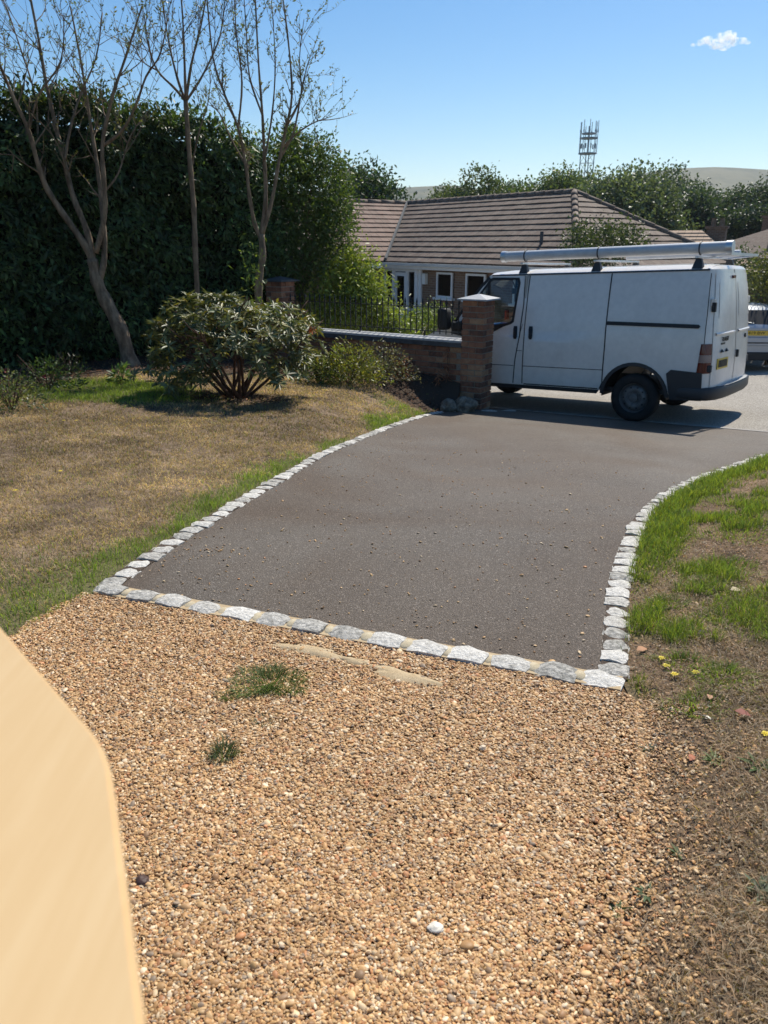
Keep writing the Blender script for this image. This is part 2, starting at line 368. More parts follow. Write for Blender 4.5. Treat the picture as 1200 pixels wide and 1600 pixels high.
RE = np.r_[[(.22,-2.0),(.30,.8),(.41,1.17),(.58,1.51),(.74,1.87),(.84,2.15),(.90,2.40)], KR+[[.02,0]], [(4.6,7.75),(6.7,8.25)]]
def lawn_left_z(x, y):
    x = np.asarray(x, float); y = np.asarray(y, float)
    base = -.01-(y-3.3)*(.018+.022*sstep(-4.0, -1.0, x)) + .05*(fbm(x, y, .8, 3)-.5)
    d = dist_poly(x, y, KLd).reshape(x.shape); k = sstep(.04, 1.15, d)
    k2 = sstep(2.2, 3.6, y)
    z = (drive_z(np.clip(x, -2, 6), y)*(1-k)+base*k)*k2+.012*(1-k2) + .014*sstep(0,.3,d) + .02*(fbm(x, y, 4, 9)-.5)*sstep(.05,.4,d) - .008*(1-sstep(.02,.10,d))
    e = sstep(0, .16, np.interp(y, LE[:,1], LE[:,0])-x)
    return np.where(y < 3.33, -.016+(z+.016)*e, z)
def lawn_right_z(x, y):
    x = np.asarray(x, float); y = np.asarray(y, float)
    d = dist_poly(x, y, KRd).reshape(x.shape); k = sstep(.03, 1.3, d)
    dz = drive_z(x, y)
    up = (.06+.10*sstep(2.5, 5.5, y))*k
    z = dz*(1-.25*k)+up+.012*sstep(0,.3,d)+.035*(fbm(x, y, 3.0, 21)-.5)*sstep(.03,.4,d) - .008*(1-sstep(.02,.10,d))
    e = sstep(0, .30, x-np.interp(y, RE[:,1], RE[:,0]))
    return np.where(y < 2.47, -.016+(z+.016)*e, z)

# ------------------------------------------------------------------ ground sheets
def ruled(name, Lp, Rp, zf, nu, nv, mat, kind='structure', gamma=1.0):
    A = resample(Lp, nv); B_ = resample(Rp, nv); u = np.linspace(0, 1, nu)**gamma
    X = A[:,None,0]*(1-u)+B_[:,None,0]*u; Y = A[:,None,1]*(1-u)+B_[:,None,1]*u
    Z = zf(X, Y); V = np.stack([X, Y, Z], -1).reshape(-1, 3)
    i = np.arange(nv-1)[:,None]*nu+np.arange(nu-1)[None,:]; i = i.ravel()
    T = np.stack([i, i+1, i+nu+1, i+nu], 1)
    me = np_mesh(name, V, T, smooth=True); o = link(name, me, mat)
    n = me.polygons[0].normal
    if n.z < 0: me.flip_normals()
    if kind: o['kind'] = kind
    return o, V

# wide ground reaching the horizon, below everything near
def far_z(x, y):
    b = Bc(x, y); near = np.clip(road_z(x, y), -2.2, .5)-.45
    farz = -1.42+0*b
    return np.where(b > -6.2, near, farz)
g = np.sinh(np.linspace(-7.2, 7.2, 181)); g = g/g[-1]*4500
gx, gy = np.meshgrid(g, g+20)
Vg = np.stack([gx, gy, far_z(gx, gy)], -1).reshape(-1, 3); n_ = 181
i = (np.arange(n_-1)[:,None]*n_+np.arange(n_-1)[None,:]).ravel()
ground = link('ground', np_mesh('ground', Vg, np.stack([i, i+1, i+n_+1, i+n_], 1), smooth=True),
     noisy('distant grass ground', [(.3,(.07,.075,.035)),(.7,(.14,.12,.06))], scale=.08, rough=.95)); ground['kind'] = 'structure'

# road: flat sheet along the kerb line
ra = np.linspace(-16, 22, 60); rb = np.linspace(EB, -6.3, 20)
RX = VO[0]+ra[:,None]*fw[0]+rb[None,:]*lf[0]; RY = VO[1]+ra[:,None]*fw[1]+rb[None,:]*lf[1]
V = np.stack([RX, RY, road_z(RX, RY)], -1).reshape(-1, 3); i = (np.arange(59)[:,None]*20+np.arange(19)[None,:]).ravel()
road = link('road', np_mesh('road', V, np.stack([i, i+20, i+21, i+1], 1)), M['road']); road['kind'] = 'structure'
if road.data.polygons[0].normal.z < 0: road.data.flip_normals()
def strip(name, b0, b1, h, mat, a0=-16, a1=22, parent=None):
    P = MB(); rows = []
    for a in np.linspace(a0, a1, 50):
        r = []
        for b in (b0, b1):
            x, y = road_ab(a, b); r.append((x, y, float(road_z(x, y))+h))
        x, y = road_ab(a, b1); r.append((x, y, float(road_z(x, y))-.15))
        x, y = road_ab(a, b0); r.insert(0, (x, y, float(road_z(x, y))-.15)); rows.append(r)
    return P.grid(rows).build(name, mat, parent)
e_ = strip('road_edging', EB+.05, EB-.03, .010, M['concrete']); e_['kind'] = 'structure'
e_ = strip('far_kerb', -6.25, -6.40, .11, M['concrete'], 2.2, 22); e_['kind'] = 'structure'
fv = strip('far_pavement', -6.40, -8.2, .10, M['concrete'], 2.2, 22); fv['kind'] = 'structure'

sr = MB().grid([[(*road_ab(a, b), float(road_z(*road_ab(a, b)))) for b in np.linspace(-6.3, -9.4, 6)] for a in np.linspace(-16, 2.15, 12)]).build('side_road', M['road']); sr['kind'] = 'structure'
if sr.data.polygons[0].normal.z < 0: sr.data.flip_normals()
drive, _ = ruled('driveway', np.r_[KL-[[.03,0]], [(1.10,11.40),(1.55,12.35)]], np.r_[KR+[[.03,0]], [(4.7,7.75),(6.72,8.33)]], lambda x, y: drive_z(x, y), 50, 70, M['tarmac'])
gr = MB().grid([[(x, y, -.012) for x in np.linspace(-4.5, 3.2, 12)] for y in np.linspace(-2.5, 3.45, 10)], flip=True)
gravel = gr.build('gravel', M['gravel_bed']); gravel['kind'] = 'structure'
# keep the gravel sheet under the drive's upper end: clip it along the sett row
bm = bmesh.new(); bm.from_mesh(gravel.data)
bmesh.ops.bisect_plane(bm, geom=bm.verts[:]+bm.edges[:]+bm.faces[:], plane_co=(N0[0]+nn[0]*.03, N0[1]+nn[1]*.03, 0), plane_no=(nn[0], nn[1], 0), clear_outer=True)
bm.to_mesh(gravel.data); bm.free()
if gravel.data.polygons[0].normal.z < 0: gravel.data.flip_normals()

def lawn_mat(name, dry0, dry1, grn):
    m, t, p, o = nt(name); L = t.links.new
    g_ = N(t, 'ShaderNodeNewGeometry'); at_ = N(t, 'ShaderNodeAttribute'); at_.attribute_name = 'col'
    sp_ = N(t, 'ShaderNodeSeparateColor'); L(at_.outputs['Color'], sp_.inputs[0])
    n1 = N(t, 'ShaderNodeTexNoise'); n1.inputs['Scale'].default_value = 26; n1.inputs['Detail'].default_value = 8; n1.inputs['Roughness'].default_value = .75; L(g_.outputs['Position'], n1.inputs['Vector'])
    cr = N(t, 'ShaderNodeValToRGB'); L(n1.outputs['Fac'], cr.inputs[0]); e = cr.color_ramp.elements
    e[0].position = .32; e[0].color = rgb(dry0); e[1].position = .68; e[1].color = rgb(dry1)
    n3 = N(t, 'ShaderNodeTexNoise'); n3.inputs['Scale'].default_value = 2.2; n3.inputs['Detail'].default_value = 6; n3.inputs['Roughness'].default_value = .7; L(g_.outputs['Position'], n3.inputs['Vector'])
    mr3 = N(t, 'ShaderNodeMapRange'); mr3.inputs[1].default_value = .32; mr3.inputs[2].default_value = .68; mr3.inputs[3].default_value = .42; mr3.inputs[4].default_value = 1.5; L(n3.outputs['Fac'], mr3.inputs[0])
    sv = N(t, 'ShaderNodeVectorMath', operation='SCALE'); L(cr.outputs[0], sv.inputs[0]); L(mr3.outputs[0], sv.inputs['Scale'])
    mx = N(t, 'ShaderNodeMix', data_type='RGBA'); L(sp_.outputs[1], mx.inputs[0]); L(sv.outputs[0], mx.inputs[6]); mx.inputs[7].default_value = rgb(grn)
    m2 = N(t, 'ShaderNodeMix', data_type='RGBA'); L(sp_.outputs[0], m2.inputs[0]); L(mx.outputs[2], m2.inputs[6]); m2.inputs[7].default_value = (.075,.052,.038,1)
    L(m2.outputs[2], p.inputs['Base Color']); p.inputs['Roughness'].default_value = .95; p.inputs['Specular IOR Level'].default_value = .15
    n2 = N(t, 'ShaderNodeTexNoise'); n2.inputs['Scale'].default_value = 55; n2.inputs['Detail'].default_value = 6; L(g_.outputs['Position'], n2.inputs['Vector'])
    bp = N(t, 'ShaderNodeBump'); bp.inputs['Strength'].default_value = .9; bp.inputs['Distance'].default_value = .02
    L(n2.outputs['Fac'], bp.inputs['Height']); L(bp.outputs[0], p.inputs['Normal']); return m

BED = np.array([(-9,7.0),(-5.2,7.6),(-4.2,8.5),(-4.05,9.4),(-3.95,10.1),(-3.3,10.9),(-2.4,11.3),(-1.6,11.35),(-.9,11.1),(-.2,10.95),(.35,10.7)])
def bed_amount(x, y):
    """soil bed beyond the back edge of the left lawn"""
    yb = np.interp(x, BED[:,0], BED[:,1]) + .25*(fbm(x, y, 1.5, 40)-.5)
    s = sstep(-.12, .10, np.asarray(y)-yb)
    bush = np.hypot((x+1.85)/1.0, (y-9.25)/.55) + .4*(fbm(x, y, 3, 77)-.5)
    return np.maximum(s, .8*(1-sstep(.55, .95, bush)))
def green_left(x, y):
    x = np.asarray(x, float); y = np.asarray(y, float)
    d = dist_poly(x, y, KLd).reshape(x.shape); nz = fbm(x, y, 2.2, 5)-.5
    strip_ = 1-sstep(.12, .50, d+1.0*nz+.25*sstep(4.5, 6.0, y)*(1-sstep(8.0, 9.0, y)))
    near = (1-sstep(3.2, 4.3, y+1.6*nz))*sstep(-2.8, -1.7, x+1.2*nz)
    patch = (1-sstep(.65, 1.15, np.hypot((x+3.15)/1.3, (y-9.15)/.85)+.5*nz))
    far = (1-sstep(.4, .95, np.hypot((x-.25)/.6, (y-10.3)/.5)+.4*nz))*.6
    return np.clip(np.maximum.reduce([strip_, .8*near, patch, far]), 0, 1)
def green_right(x, y):
    x = np.asarray(x, float); y = np.asarray(y, float)
    d = dist_poly(x, y, KRd).reshape(x.shape); nz = fbm(x, y, 2.4, 15)-.5
    strip_ = (1-sstep(.20, .36, d+.35*nz))*sstep(3.1, 3.9, y+.5*nz)
    clump = sstep(.56, .63, fbm(x, y, 4.2, 33))*sstep(2.15, 2.7, y)
    big = (1-sstep(.5, 1.0, np.hypot((x-1.75)/.45, (y-2.95)/.42)+.35*nz))
    big2 = (1-sstep(.5, 1.0, np.hypot((x-2.35)/.32, (y-3.7)/.5)+.6*nz))
    far = sstep(5.6, 6.6, y+2*nz)*.9
    return np.clip(np.maximum.reduce([strip_, clump, big, .8*big2, far]), 0, 1)

def colour_sheet(o, V, soil, green):
    a = o.data.attributes.new('col', 'FLOAT_COLOR', 'POINT'); cc = np.zeros((len(V), 4), np.float32)
    cc[:,0] = soil(V[:,0], V[:,1]); cc[:,1] = green(V[:,0], V[:,1]); cc[:,3] = 1
    a.data.foreach_set('color', cc.ravel())

LW = np.array([(-13,-2),(-13,4),(-13,9),(-11,13),(-6,15.5),(-2.0,14.2)])
lawnL, VL = ruled('lawn', LE, LW, lawn_left_z, 150, 170, lawn_mat('dry lawn', (.095,.066,.044), (.31,.225,.15), (.12,.125,.045)), gamma=1.6)
colour_sheet(lawnL, VL, bed_amount, lambda x, y: .7*green_left(x, y))
RW = np.array([(7,-2),(7,2),(7.5,5),(7.6,8.0)])
lawnR, VR = ruled('lawn', RE, RW, lawn_right_z, 110, 150, lawn_mat('patchy lawn', (.095,.062,.040), (.30,.205,.13), (.10,.125,.035)), gamma=1.6)
colour_sheet(lawnR, VR, lambda x, y: .25*sstep(.45, .7, fbm(x, y, 5, 50)), lambda x, y: .6*green_right(x, y))

# ------------------------------------------------------------------ granite setts: every stone a piece of the driveway
def sett_mesh(L, W, H, seed):
    r = random.Random(seed); b = MB().box((-L/2,-W/2,-H), (L/2,W/2,0)); me = b.mesh('sett')
    bm = bmesh.new(); bm.from_mesh(me)
    bmesh.ops.subdivide_edges(bm, edges=bm.edges[:], cuts=2, use_grid_fill=True)
    for v in bm.verts:
        ex = abs(v.co.x)/(L/2); ey = abs(v.co.y)/(W/2); top = v.co.z > -.001
        v.co += Vector((r.uniform(-1,1)*.006, r.uniform(-1,1)*.006, r.uniform(-1,1)*.004))
        if top and (ex > .95 or ey > .95): v.co.z -= .007*(1+(ex > .95 and ey > .95))
        if ex > .95 and ey > .95: v.co.x *= .93; v.co.y *= .93
    for f in bm.faces: f.smooth = True
    for e in bm.edges: e.smooth = e.calc_face_angle(0) < R(40)
    bm.to_mesh(me); bm.free(); me.materials.append(M['granite']); return me
SET_A = [sett_mesh(.108, .112, .10, k) for k in range(6)]
SET_B = [sett_mesh(.150, .105, .10, 20+k) for k in range(6)]
def lay(P, pitch, meshes, lift, off=0.0, jit=.006):
    P = np.asarray(P, float); d = np.r_[0, np.cumsum(np.linalg.norm(np.diff(P, axis=0), axis=1))]
    n = int(d[-1]/pitch); out = []
    for k in range(n):
        s = (k+.5)*d[-1]/n; q = np.array([np.interp(s, d, P[:,0]), np.interp(s, d, P[:,1])])
        e = np.array([np.interp(s+.05, d, P[:,0]), np.interp(s+.05, d, P[:,1])])-np.array([np.interp(s-.05, d, P[:,0]), np.interp(s-.05, d, P[:,1])])
        ang = math.atan2(e[1], e[0]); nrm = np.array([-e[1], e[0]])/np.linalg.norm(e); q = q+nrm*off
        z = float(drive_z(q[0], q[1])); dz = float(drive_z(q[0]+e[0]*.5, q[1]+e[1]*.5)-drive_z(q[0]-e[0]*.5, q[1]-e[1]*.5))
        o = link('sett', meshes[random.randrange(len(meshes))], None, drive)
        o.location = (q[0]+random.uniform(-jit,jit), q[1]+random.uniform(-jit,jit), z+lift+random.uniform(-.004,.005))
        o.rotation_euler = (random.uniform(-.04,.04), -math.atan2(dz, np.linalg.norm(e))+random.uniform(-.03,.03), ang+random.uniform(-.06,.06)+(math.pi if random.random() < .5 else 0))
        if o.rotation_euler.z > 1.6+ang: o.rotation_euler.y *= -1
        out.append((q, ang))
        f_ = pitch/ .112 if meshes is SET_A else 1
        o.scale = (random.uniform(.90,1.03), random.uniform(.9,1.08), 1)
    return out
lay(KL, .119, SET_A, .014)
lay(KR, .114, SET_A, .014)
row = lay(np.array([N0-nd*.02, N1-nd*.07]), .168, SET_B, .017)
for k in range(len(row)-1):      # sandy mortar between the stones of the front row
    q = (row[k][0]+row[k+1][0])/2; me_ = MB().lathe([(.0,-.06),(.05,-.06),(.05,-.004),(.032,.006),(0,.008)], 9)
    o = me_.build('mortar', M['mortar'], drive, smooth=True); o.location = (q[0], q[1], .004+random.uniform(-.004,.002)); o.scale = (random.uniform(.5,.75), random.uniform(.8,1.0), 1); o.rotation_euler = (0, 0, math.atan2(nd[1], nd[0])+random.uniform(-.3,.3))
def bedstrip(P, wdt, z):
    rows = []
    P = resample(P, 80); e = np.gradient(P, axis=0); e /= np.linalg.norm(e, axis=1)[:,None]; nr = np.c_[-e[:,1], e[:,0]]
    for q, m_ in zip(P, nr):
        rows.append([(q[0]+m_[0]*s*wdt/2, q[1]+m_[1]*s*wdt/2, float(drive_z(q[0], q[1]))+z-(.05 if abs(s) > 1.01 else 0)) for s in (-1.02,-1,1,1.02)])
    return MB().grid(rows, flip=True)
for P in (KL, KR, np.array([N0, N1-nd*.09])): bedstrip(P, .10, .004).build('joint_bed', M['soil'] if len(P) > 2 else M['sand'], drive)

# ------------------------------------------------------------------ brick pillars, wall, coping, railing
CH = .083
P1 = np.array([1.38, 11.55]); P2 = np.array([-1.77, 13.60]); wd = (P2-P1)/np.linalg.norm(P2-P1); wn = np.array([wd[1], -wd[0]])
if wn[1] > 0: wn = -wn           # towards the garden
WANG = math.atan2(wd[1], wd[0])
def brick_mesh(L, W, H):
    me = MB().box((-L/2,-W/2,-H/2), (L/2,W/2,H/2)).mesh('brick', bevel=.005, seg=1); me.materials.append(M['brick']); return me
BR = brick_mesh(.228, .112, .071); BR_H = brick_mesh(.110, .112, .071)
def pillar(c, z0, z1, label, cap):
    t = empty('brick_pillar', (c[0], c[1], z0), WANG, label, 'pillar', 'garden wall pillars')
    n = int(round((z1-z0)/CH)); h = .172
    MB().box((-.163,-.163,-.1), (.163,.163,n*CH-.004)).build('mortar_core', M['brick_mortar'], t)
    for k in range(n):
        z = (k+.5)*CH; s = 1 if k % 2 == 0 else -1
        for q in range(4):
            o = link('brick', BR, None, t); a = q*math.pi/2
            lx, ly = s*(-.175+.114), -.175+.056
            o.location = (lx*math.cos(a)-ly*math.sin(a)+random.uniform(-.002,.002), lx*math.sin(a)+ly*math.cos(a)+random.uniform(-.002,.002), z)
            o.rotation_euler = (0, 0, a+random.uniform(-.008,.008))
    zt = n*CH; e = .235
    m_ = MB(); m_.add([(-e,-e,zt),(e,-e,zt),(e,e,zt),(-e,e,zt),(-e,-e,zt+.022),(e,-e,zt+.022),(e,e,zt+.022),(-e,e,zt+.022),(0,0,zt+.085)],
        [(0,3,2,1),(0,1,5,4),(1,2,6,5),(2,3,7,6),(3,0,4,7),(4,5,8),(5,6,8),(6,7,8),(7,4,8)]).build('coping_cap', cap, t)
    return t
pl1 = pillar(P1, -.80, .75, 'red brick gate pillar with pale pyramid cap beside the van bonnet', M['coping'])
pl2 = pillar(P2, -.55, .92, 'dark capped brick pillar in the shade behind the grey leaved bush', M['slate_dark'])
wl = np.linalg.norm(P2-P1)
wall = empty('garden_wall', (P1[0], P1[1], 0), WANG, 'low brick garden wall with grey coping under the black railing', 'wall')
MB().box((.17,-.085,-1.1), (wl-.17,.085,.09)).build('mortar_core', M['brick_mortar'], wall)
for k in range(9):
    z = .09-.045-(k)*CH; x = .175+.114+(.119 if k % 2 else 0); first = True
    while x+.114 < wl-.17:
        o = link('brick', BR, None, wall); o.location = (x+random.uniform(-.003,.003), (.045 if wn @ np.array([-math.sin(WANG), math.cos(WANG)]) > 0 else -.045)+random.uniform(-.002,.002), z); o.rotation_euler = (0, 0, random.uniform(-.01,.01)); x += .238
cz = .172
for k in range(5):
    a = .18+k*(wl-.36)/5; b_ = a+(wl-.36)/5-.006
    MB().box((a,-.155,.095), (b_,.155,cz-.012)).build('coping_base', M['slate_dark'], wall)
    MB().add([(a,-.165,cz-.011),(b_,-.165,cz-.011),(b_,.165,cz-.011),(a,.165,cz-.011),(a,-.165,cz+.02),(b_,-.165,cz+.02),(b_,.165,cz+.02),(a,.165,cz+.02),(a,0,cz+.045),(b_,0,cz+.045)],
        [(0,3,2,1),(0,1,5,4),(2,3,7,6),(4,5,9,8),(6,7,8,9),(0,4,8,7,3),(1,2,6,9,5)]).build('coping_stone', M['coping'], wall)
rail = empty('iron_railing', (P1[0], P1[1], .2), WANG, 'black iron railing with spear tips on top of the garden wall', 'railing')
MB().box((.17,-.006,.435), (wl-.17,.006,.447)).build('top_rail', M['iron'], rail)
MB().box((.17,-.006,.085), (wl-.17,.006,.097)).build('bottom_rail', M['iron'], rail)
bme = MB().tube([(0,0,.05),(0,0,.46)], .0085, 6).lathe([(.009,.455),(.016,.465),(.016,.475),(.008,.485),(.017,.505),(.012,.53),(.0,.58)], 6).mesh('bar'); bme.materials.append(M['iron'])
nb = 33
for k in range(nb):
    o = link('bar', bme, None, rail); o.location = (.22+k*(wl-.44)/(nb-1), 0, 0)
for x in (.9, 2.1, 3.0): MB().box((x-.012,-.012,-.03), (x+.012,.012,.09)).build('foot', M['iron'], rail)

# ------------------------------------------------------------------ white van
van = empty('panel_van', tuple(VO), 0, 'white panel van with roof rack parked across the end of the driveway', 'van')
van.rotation_euler = (R(1.47), R(2.63), VYAW)
PRZ = [.28,.45,.70,1.0,1.25,1.55,1.80,2.03,2.10]; PRY = [.94,.968,.985,.982,.968,.925,.880,.828,.78]
def ys(x, z):
    y = np.interp(z, PRZ, PRY)
    if x > 2.6: y -= .24*((x-2.6)/1.27)**2.2
    if z > 1.15 and x > 1.9: y -= .05*((x-1.9)/1.1)**2*(z-1.15)
    return float(y)
def sheet(outline, holes, off, side=1, zs=(), xs=(), thick=0):
    bm = bmesh.new(); es = []
    for loop in [outline]+list(holes):
        vs_ = [bm.verts.new((x, 0, z)) for x, z in loop]
        for i_ in range(len(vs_)): es.append(bm.edges.new((vs_[i_], vs_[(i_+1) % len(vs_)])))
    bmesh.ops.triangle_fill(bm, use_beauty=True, edges=es, normal=(0,-1,0))
    zmin = min(p[1] for p in outline); zmax = max(p[1] for p in outline); xmin = min(p[0] for p in outline); xmax = max(p[0] for p in outline)
    for z in list(zs) or np.arange(.45, 2.05, .1):
        if zmin+.01 < z < zmax-.01: bmesh.ops.bisect_plane(bm, geom=bm.verts[:]+bm.edges[:]+bm.faces[:], plane_co=(0,0,z), plane_no=(0,0,1))
    for x in list(xs) or (2.2, 2.5, 2.7, 2.9, 3.1, 3.3, 3.5, 3.7):
        if xmin+.01 < x < xmax-.01: bmesh.ops.bisect_plane(bm, geom=bm.verts[:]+bm.edges[:]+bm.faces[:], plane_co=(x,0,0), plane_no=(1,0,0))
    for v in bm.verts: v.co.y = side*(ys(v.co.x, v.co.z)+off)
    bm.normal_update()
    for f in bm.faces:
        if f.normal.y*side < 0: f.normal_flip()
        f.smooth = True
    me = bpy.data.meshes.new('panel'); bm.to_mesh(me); bm.free(); return me
def arc(cx, cz, r, a0, a1, n=18): return [(cx+r*math.cos(R(a0+(a1-a0)*k/n)), cz+r*math.sin(R(a0+(a1-a0)*k/n))) for k in range(n+1)]
rear_edge = [(-.84,2.03),(-.87,1.6),(-.895,1.2),(-.91,.9),(-.91,.42)]
outline = rear_edge + arc(0,.34,.47,170,8) + [(.50,.42),(2.42,.42)] + arc(2.933,.34,.47,170,8) + [(3.60,.40),(3.80,.42),(3.86,.62),(3.83,.85),(3.72,1.02),(3.5,1.13),(3.2,1.24),(2.98,1.30),(2.72,1.66),(2.46,1.98),(2.38,2.03)]
WIN = [(1.90,1.97),(1.87,1.90),(1.915,1.36),(1.96,1.33),(2.25,1.245),(2.55,1.225),(2.84,1.33),(2.62,1.64),(2.38,1.955),(2.33,1.975)]
for s in (1, -1):
    link('side_panel', sheet(outline, [WIN], 0, s), M['white_paint'], van)
def ribbon(pts, wdt, off, name, mat, parent=van, side=1):
    out = []; pts = [Vector((p[0], p[1])) for p in pts]
    L_, R_ = [], []
    for i_, p in enumerate(pts):
        t_ = (pts[min(i_+1, len(pts)-1)]-pts[max(i_-1, 0)]).normalized(); n2 = Vector((-t_.y, t_.x))*wdt/2
        L_.append(p+n2); R_.append(p-n2)
    m_ = MB(); m_.grid([[(a.x, side*(ys(a.x, a.y)+off), a.y), (b.x, side*(ys(b.x, b.y)+off), b.y)] for a, b in zip(L_, R_)])
    o = m_.build(name, mat, parent); return o
def sub(a, b, n=14): return [(a[0]+(b[0]-a[0])*k/n, a[1]+(b[1]-a[1])*k/n) for k in range(n+1)]
# doors as panels standing 3 mm proud, dark shut lines left between them
FD = [(1.80,1.995),(1.775,1.6),(1.80,1.15),(1.86,.80),(1.895,.46),(2.45,.46),(2.52,.62),(2.66,.78),(2.84,.86),(3.02,.90),(3.02,1.17),(2.93,1.30),(2.70,1.62),(2.42,1.965),(2.34,1.995)]
SD = [(1.70,2.0),(1.70,1.15),(1.715,.46),(.52,.46),(.475,.52),(.46,1.0),(.47,2.0)]
for s in (1, -1):
    link('front_door', sheet(FD, [WIN], .004, s), M['white_paint'], van)
fdoor = [o for o in van.children if o.name.startswith('front_door')][0]
sdoor = link('sliding_door', sheet(SD, [], .004, 1), M['white_paint'], van)
ribbon(sub((1.788,2.01),(1.762,1.6))+sub((1.762,1.6),(1.788,1.15))[1:]+sub((1.788,1.15),(1.848,.8))[1:]+sub((1.848,.8),(1.882,.44))[1:], .016, .0025, 'shut_line', M['black'])
ribbon(sub((1.712,2.01),(1.712,1.15))+sub((1.712,1.15),(1.727,.44))[1:], .014, .0025, 'shut_line', M['black'])
ribbon(sub((.458,2.01),(.448,1.0))+sub((.448,1.0),(.46,.52))[1:]+sub((.46,.52),(.50,.43))[1:], .016, .0025, 'shut_line', M['black'])
ribbon([(1.70,.435),(1.2,.435),(.52,.435)], .016, .0025, 'shut_line', M['black'])
ribbon(sub((.46,.705),(1.72,.705),8), .010, .0065, 'crease_shade', M['dark_plastic'], sdoor)  # dark ribbon along the pressed crease, painting in its shade
ribbon(sub((1.87,.705),(2.6,.705),8), .010, .0065, 'crease_shade', M['dark_plastic'], fdoor)
ribbon(sub((1.725,1.42),(1.80,1.12),3)[1:]+[(1.80,1.12)], .008, .003, 'fuel_flap_line', M['black'])
ribbon(sub((1.735,.93),(1.83,.93),3), .008, .003, 'fuel_flap_line', M['black'])
ribbon(sub((-.862,1.98),(-.885,1.5))+sub((-.885,1.5),(-.90,.78))[1:], .010, .002, 'shut_line', M['black'])
# recessed load panel above the rail and the black sliding door rail
link('load_panel', sheet([(.42,1.95),(.42,1.40),(-.78,1.37),(-.80,1.45),(-.755,1.90),(-.73,1.95)], [], .005), M['white_paint'], van)
r_ = link('door_rail', sheet([(.44,1.375),(.44,1.325),(-.80,1.295),(-.825,1.32),(-.80,1.345)], [], .012, zs=(1.33,), xs=(.1,-.3)), M['black'], van)
rr = link('gutter_trim', sheet([(2.36,2.035),(2.36,2.015),(-.84,2.015),(-.84,2.035)], [], .010, zs=(2.025,), xs=(0,1)), M['dark_plastic'], van)
# door handles
for x, d_ in ((1.855, fdoor), (1.60, sdoor)):
    link('handle', sheet([(x-.028,1.29),(x+.028,1.29),(x+.034,1.25),(x+.032,1.13),(x+.02,1.10),(x-.02,1.10),(x-.032,1.13),(x-.034,1.25)], [], .020), M['black'], d_)
# window glass and its rubber
def inset(P_, d_):
    c = np.mean(P_, axis=0); return [tuple(np.array(p)+(c-np.array(p))/np.linalg.norm(c-np.array(p))*d_) for p in P_]
for s in (1, -1):
    link('window_rubber', sheet(inset(WIN, -.022), [inset(WIN, .022)], .009, s), M['black'], van)
    link('side_window', sheet(inset(WIN, .010), [], .001, s), M['glass'], van)
    ribbon(sub((2.40,1.94),(2.31,1.26),6), .045, .012, 'quarter_bar', M['black'], van, s)
link('mirror_base', sheet([(2.30,1.27),(2.55,1.25),(2.86,1.35),(2.98,1.28),(3.02,1.16),(2.7,1.10),(2.35,1.14),(2.02,1.30),(1.95,1.34),(2.25,1.30)], [], .013), M['black'], van)
m_ = MB(); rows = []
for k in range(9):
    q = math.pi*k/8; rows.append([(2.86+.09*math.cos(q)*.6+.04, .95+.17*(1-math.cos(2*math.pi*j/12))/1+.02, 1.34+.19*math.sin(2*math.pi*j/12)*(.4+.6*math.sin(q))) for j in range(13)])
mir = MB().box((2.97,.99,1.22), (3.15,1.20,1.56)).build('mirror', M['black'], van, bevel=.06, seg=4); MB().box((2.80,.94,1.22),(2.99,1.02,1.34)).build('mirror_arm', M['black'], van, bevel=.02)
MB().lathe([(0,0),(.025,0),(.025,.01),(0,.012)], 10, Matrix.Translation((3.13,1.165,1.22)) @ Matrix.Rotation(R(-90),4,'X')).build('indicator_lens', M['clear_lens'], van)
# roof
rows = []
for x in np.linspace(-.84, 2.38, 14):
    crown = 2.105 - .03*max(0,(x-1.9)/.5)**2 - .02*max(0,(-.5-x)/.34)**2
    yg = ys(x, 2.03); r = []
    for k in range(17):
        t_ = -1+2*k/16; r.append((x+.06*(1-abs(t_)**2)*(x > 2.3), yg*t_, 2.03+(crown-2.03)*(1-abs(t_)**6)))
    rows.append(r)
MB().grid(rows).build('roof', M['white_paint'], van, smooth=True)
for k in range(4):   # pressed ribs on the roof
    y = -.45+.3*k; MB().box((-.6,y-.02,2.095), (1.9,y+.02,2.112)).build('roof_rib', M['white_paint'], van, bevel=.006)
# windscreen, bonnet, front
def across(x, z, bow, n=13): return [(x+bow*(1-(2*k/(n-1)-1)**2), ys(x, z)*(2*k/(n-1)-1), z+.02*(1-(2*k/(n-1)-1)**2)) for k in range(n)]
MB().grid([across(2.40,2.025,.08), across(2.46,1.98,.11), across(2.72,1.66,.13), across(2.98,1.30,.16)]).build('windscreen', M['glass'], van, smooth=True)
MB().grid([across(2.98,1.30,.16), across(3.2,1.24,.12), across(3.5,1.13,.10), across(3.72,1.02,.08), across(3.83,.85,.05), across(3.86,.62,.04), across(3.80,.42,.03)]).build('bonnet', M['white_paint'], van, smooth=True)
for s in (1,-1): ribbon([(2.40,2.0),(2.72,1.66),(2.98,1.31)], .05, .006, 'windscreen_pillar', M['black'], van, s)
MB().grid([[(p[0]+.03, p[1], p[2]) for p in across(3.86,.62,.05)], [(p[0]+.03, p[1], p[2]) for p in across(3.83,.40,.03)]]).build('front_bumper', M['dark_plastic'], van, smooth=True)
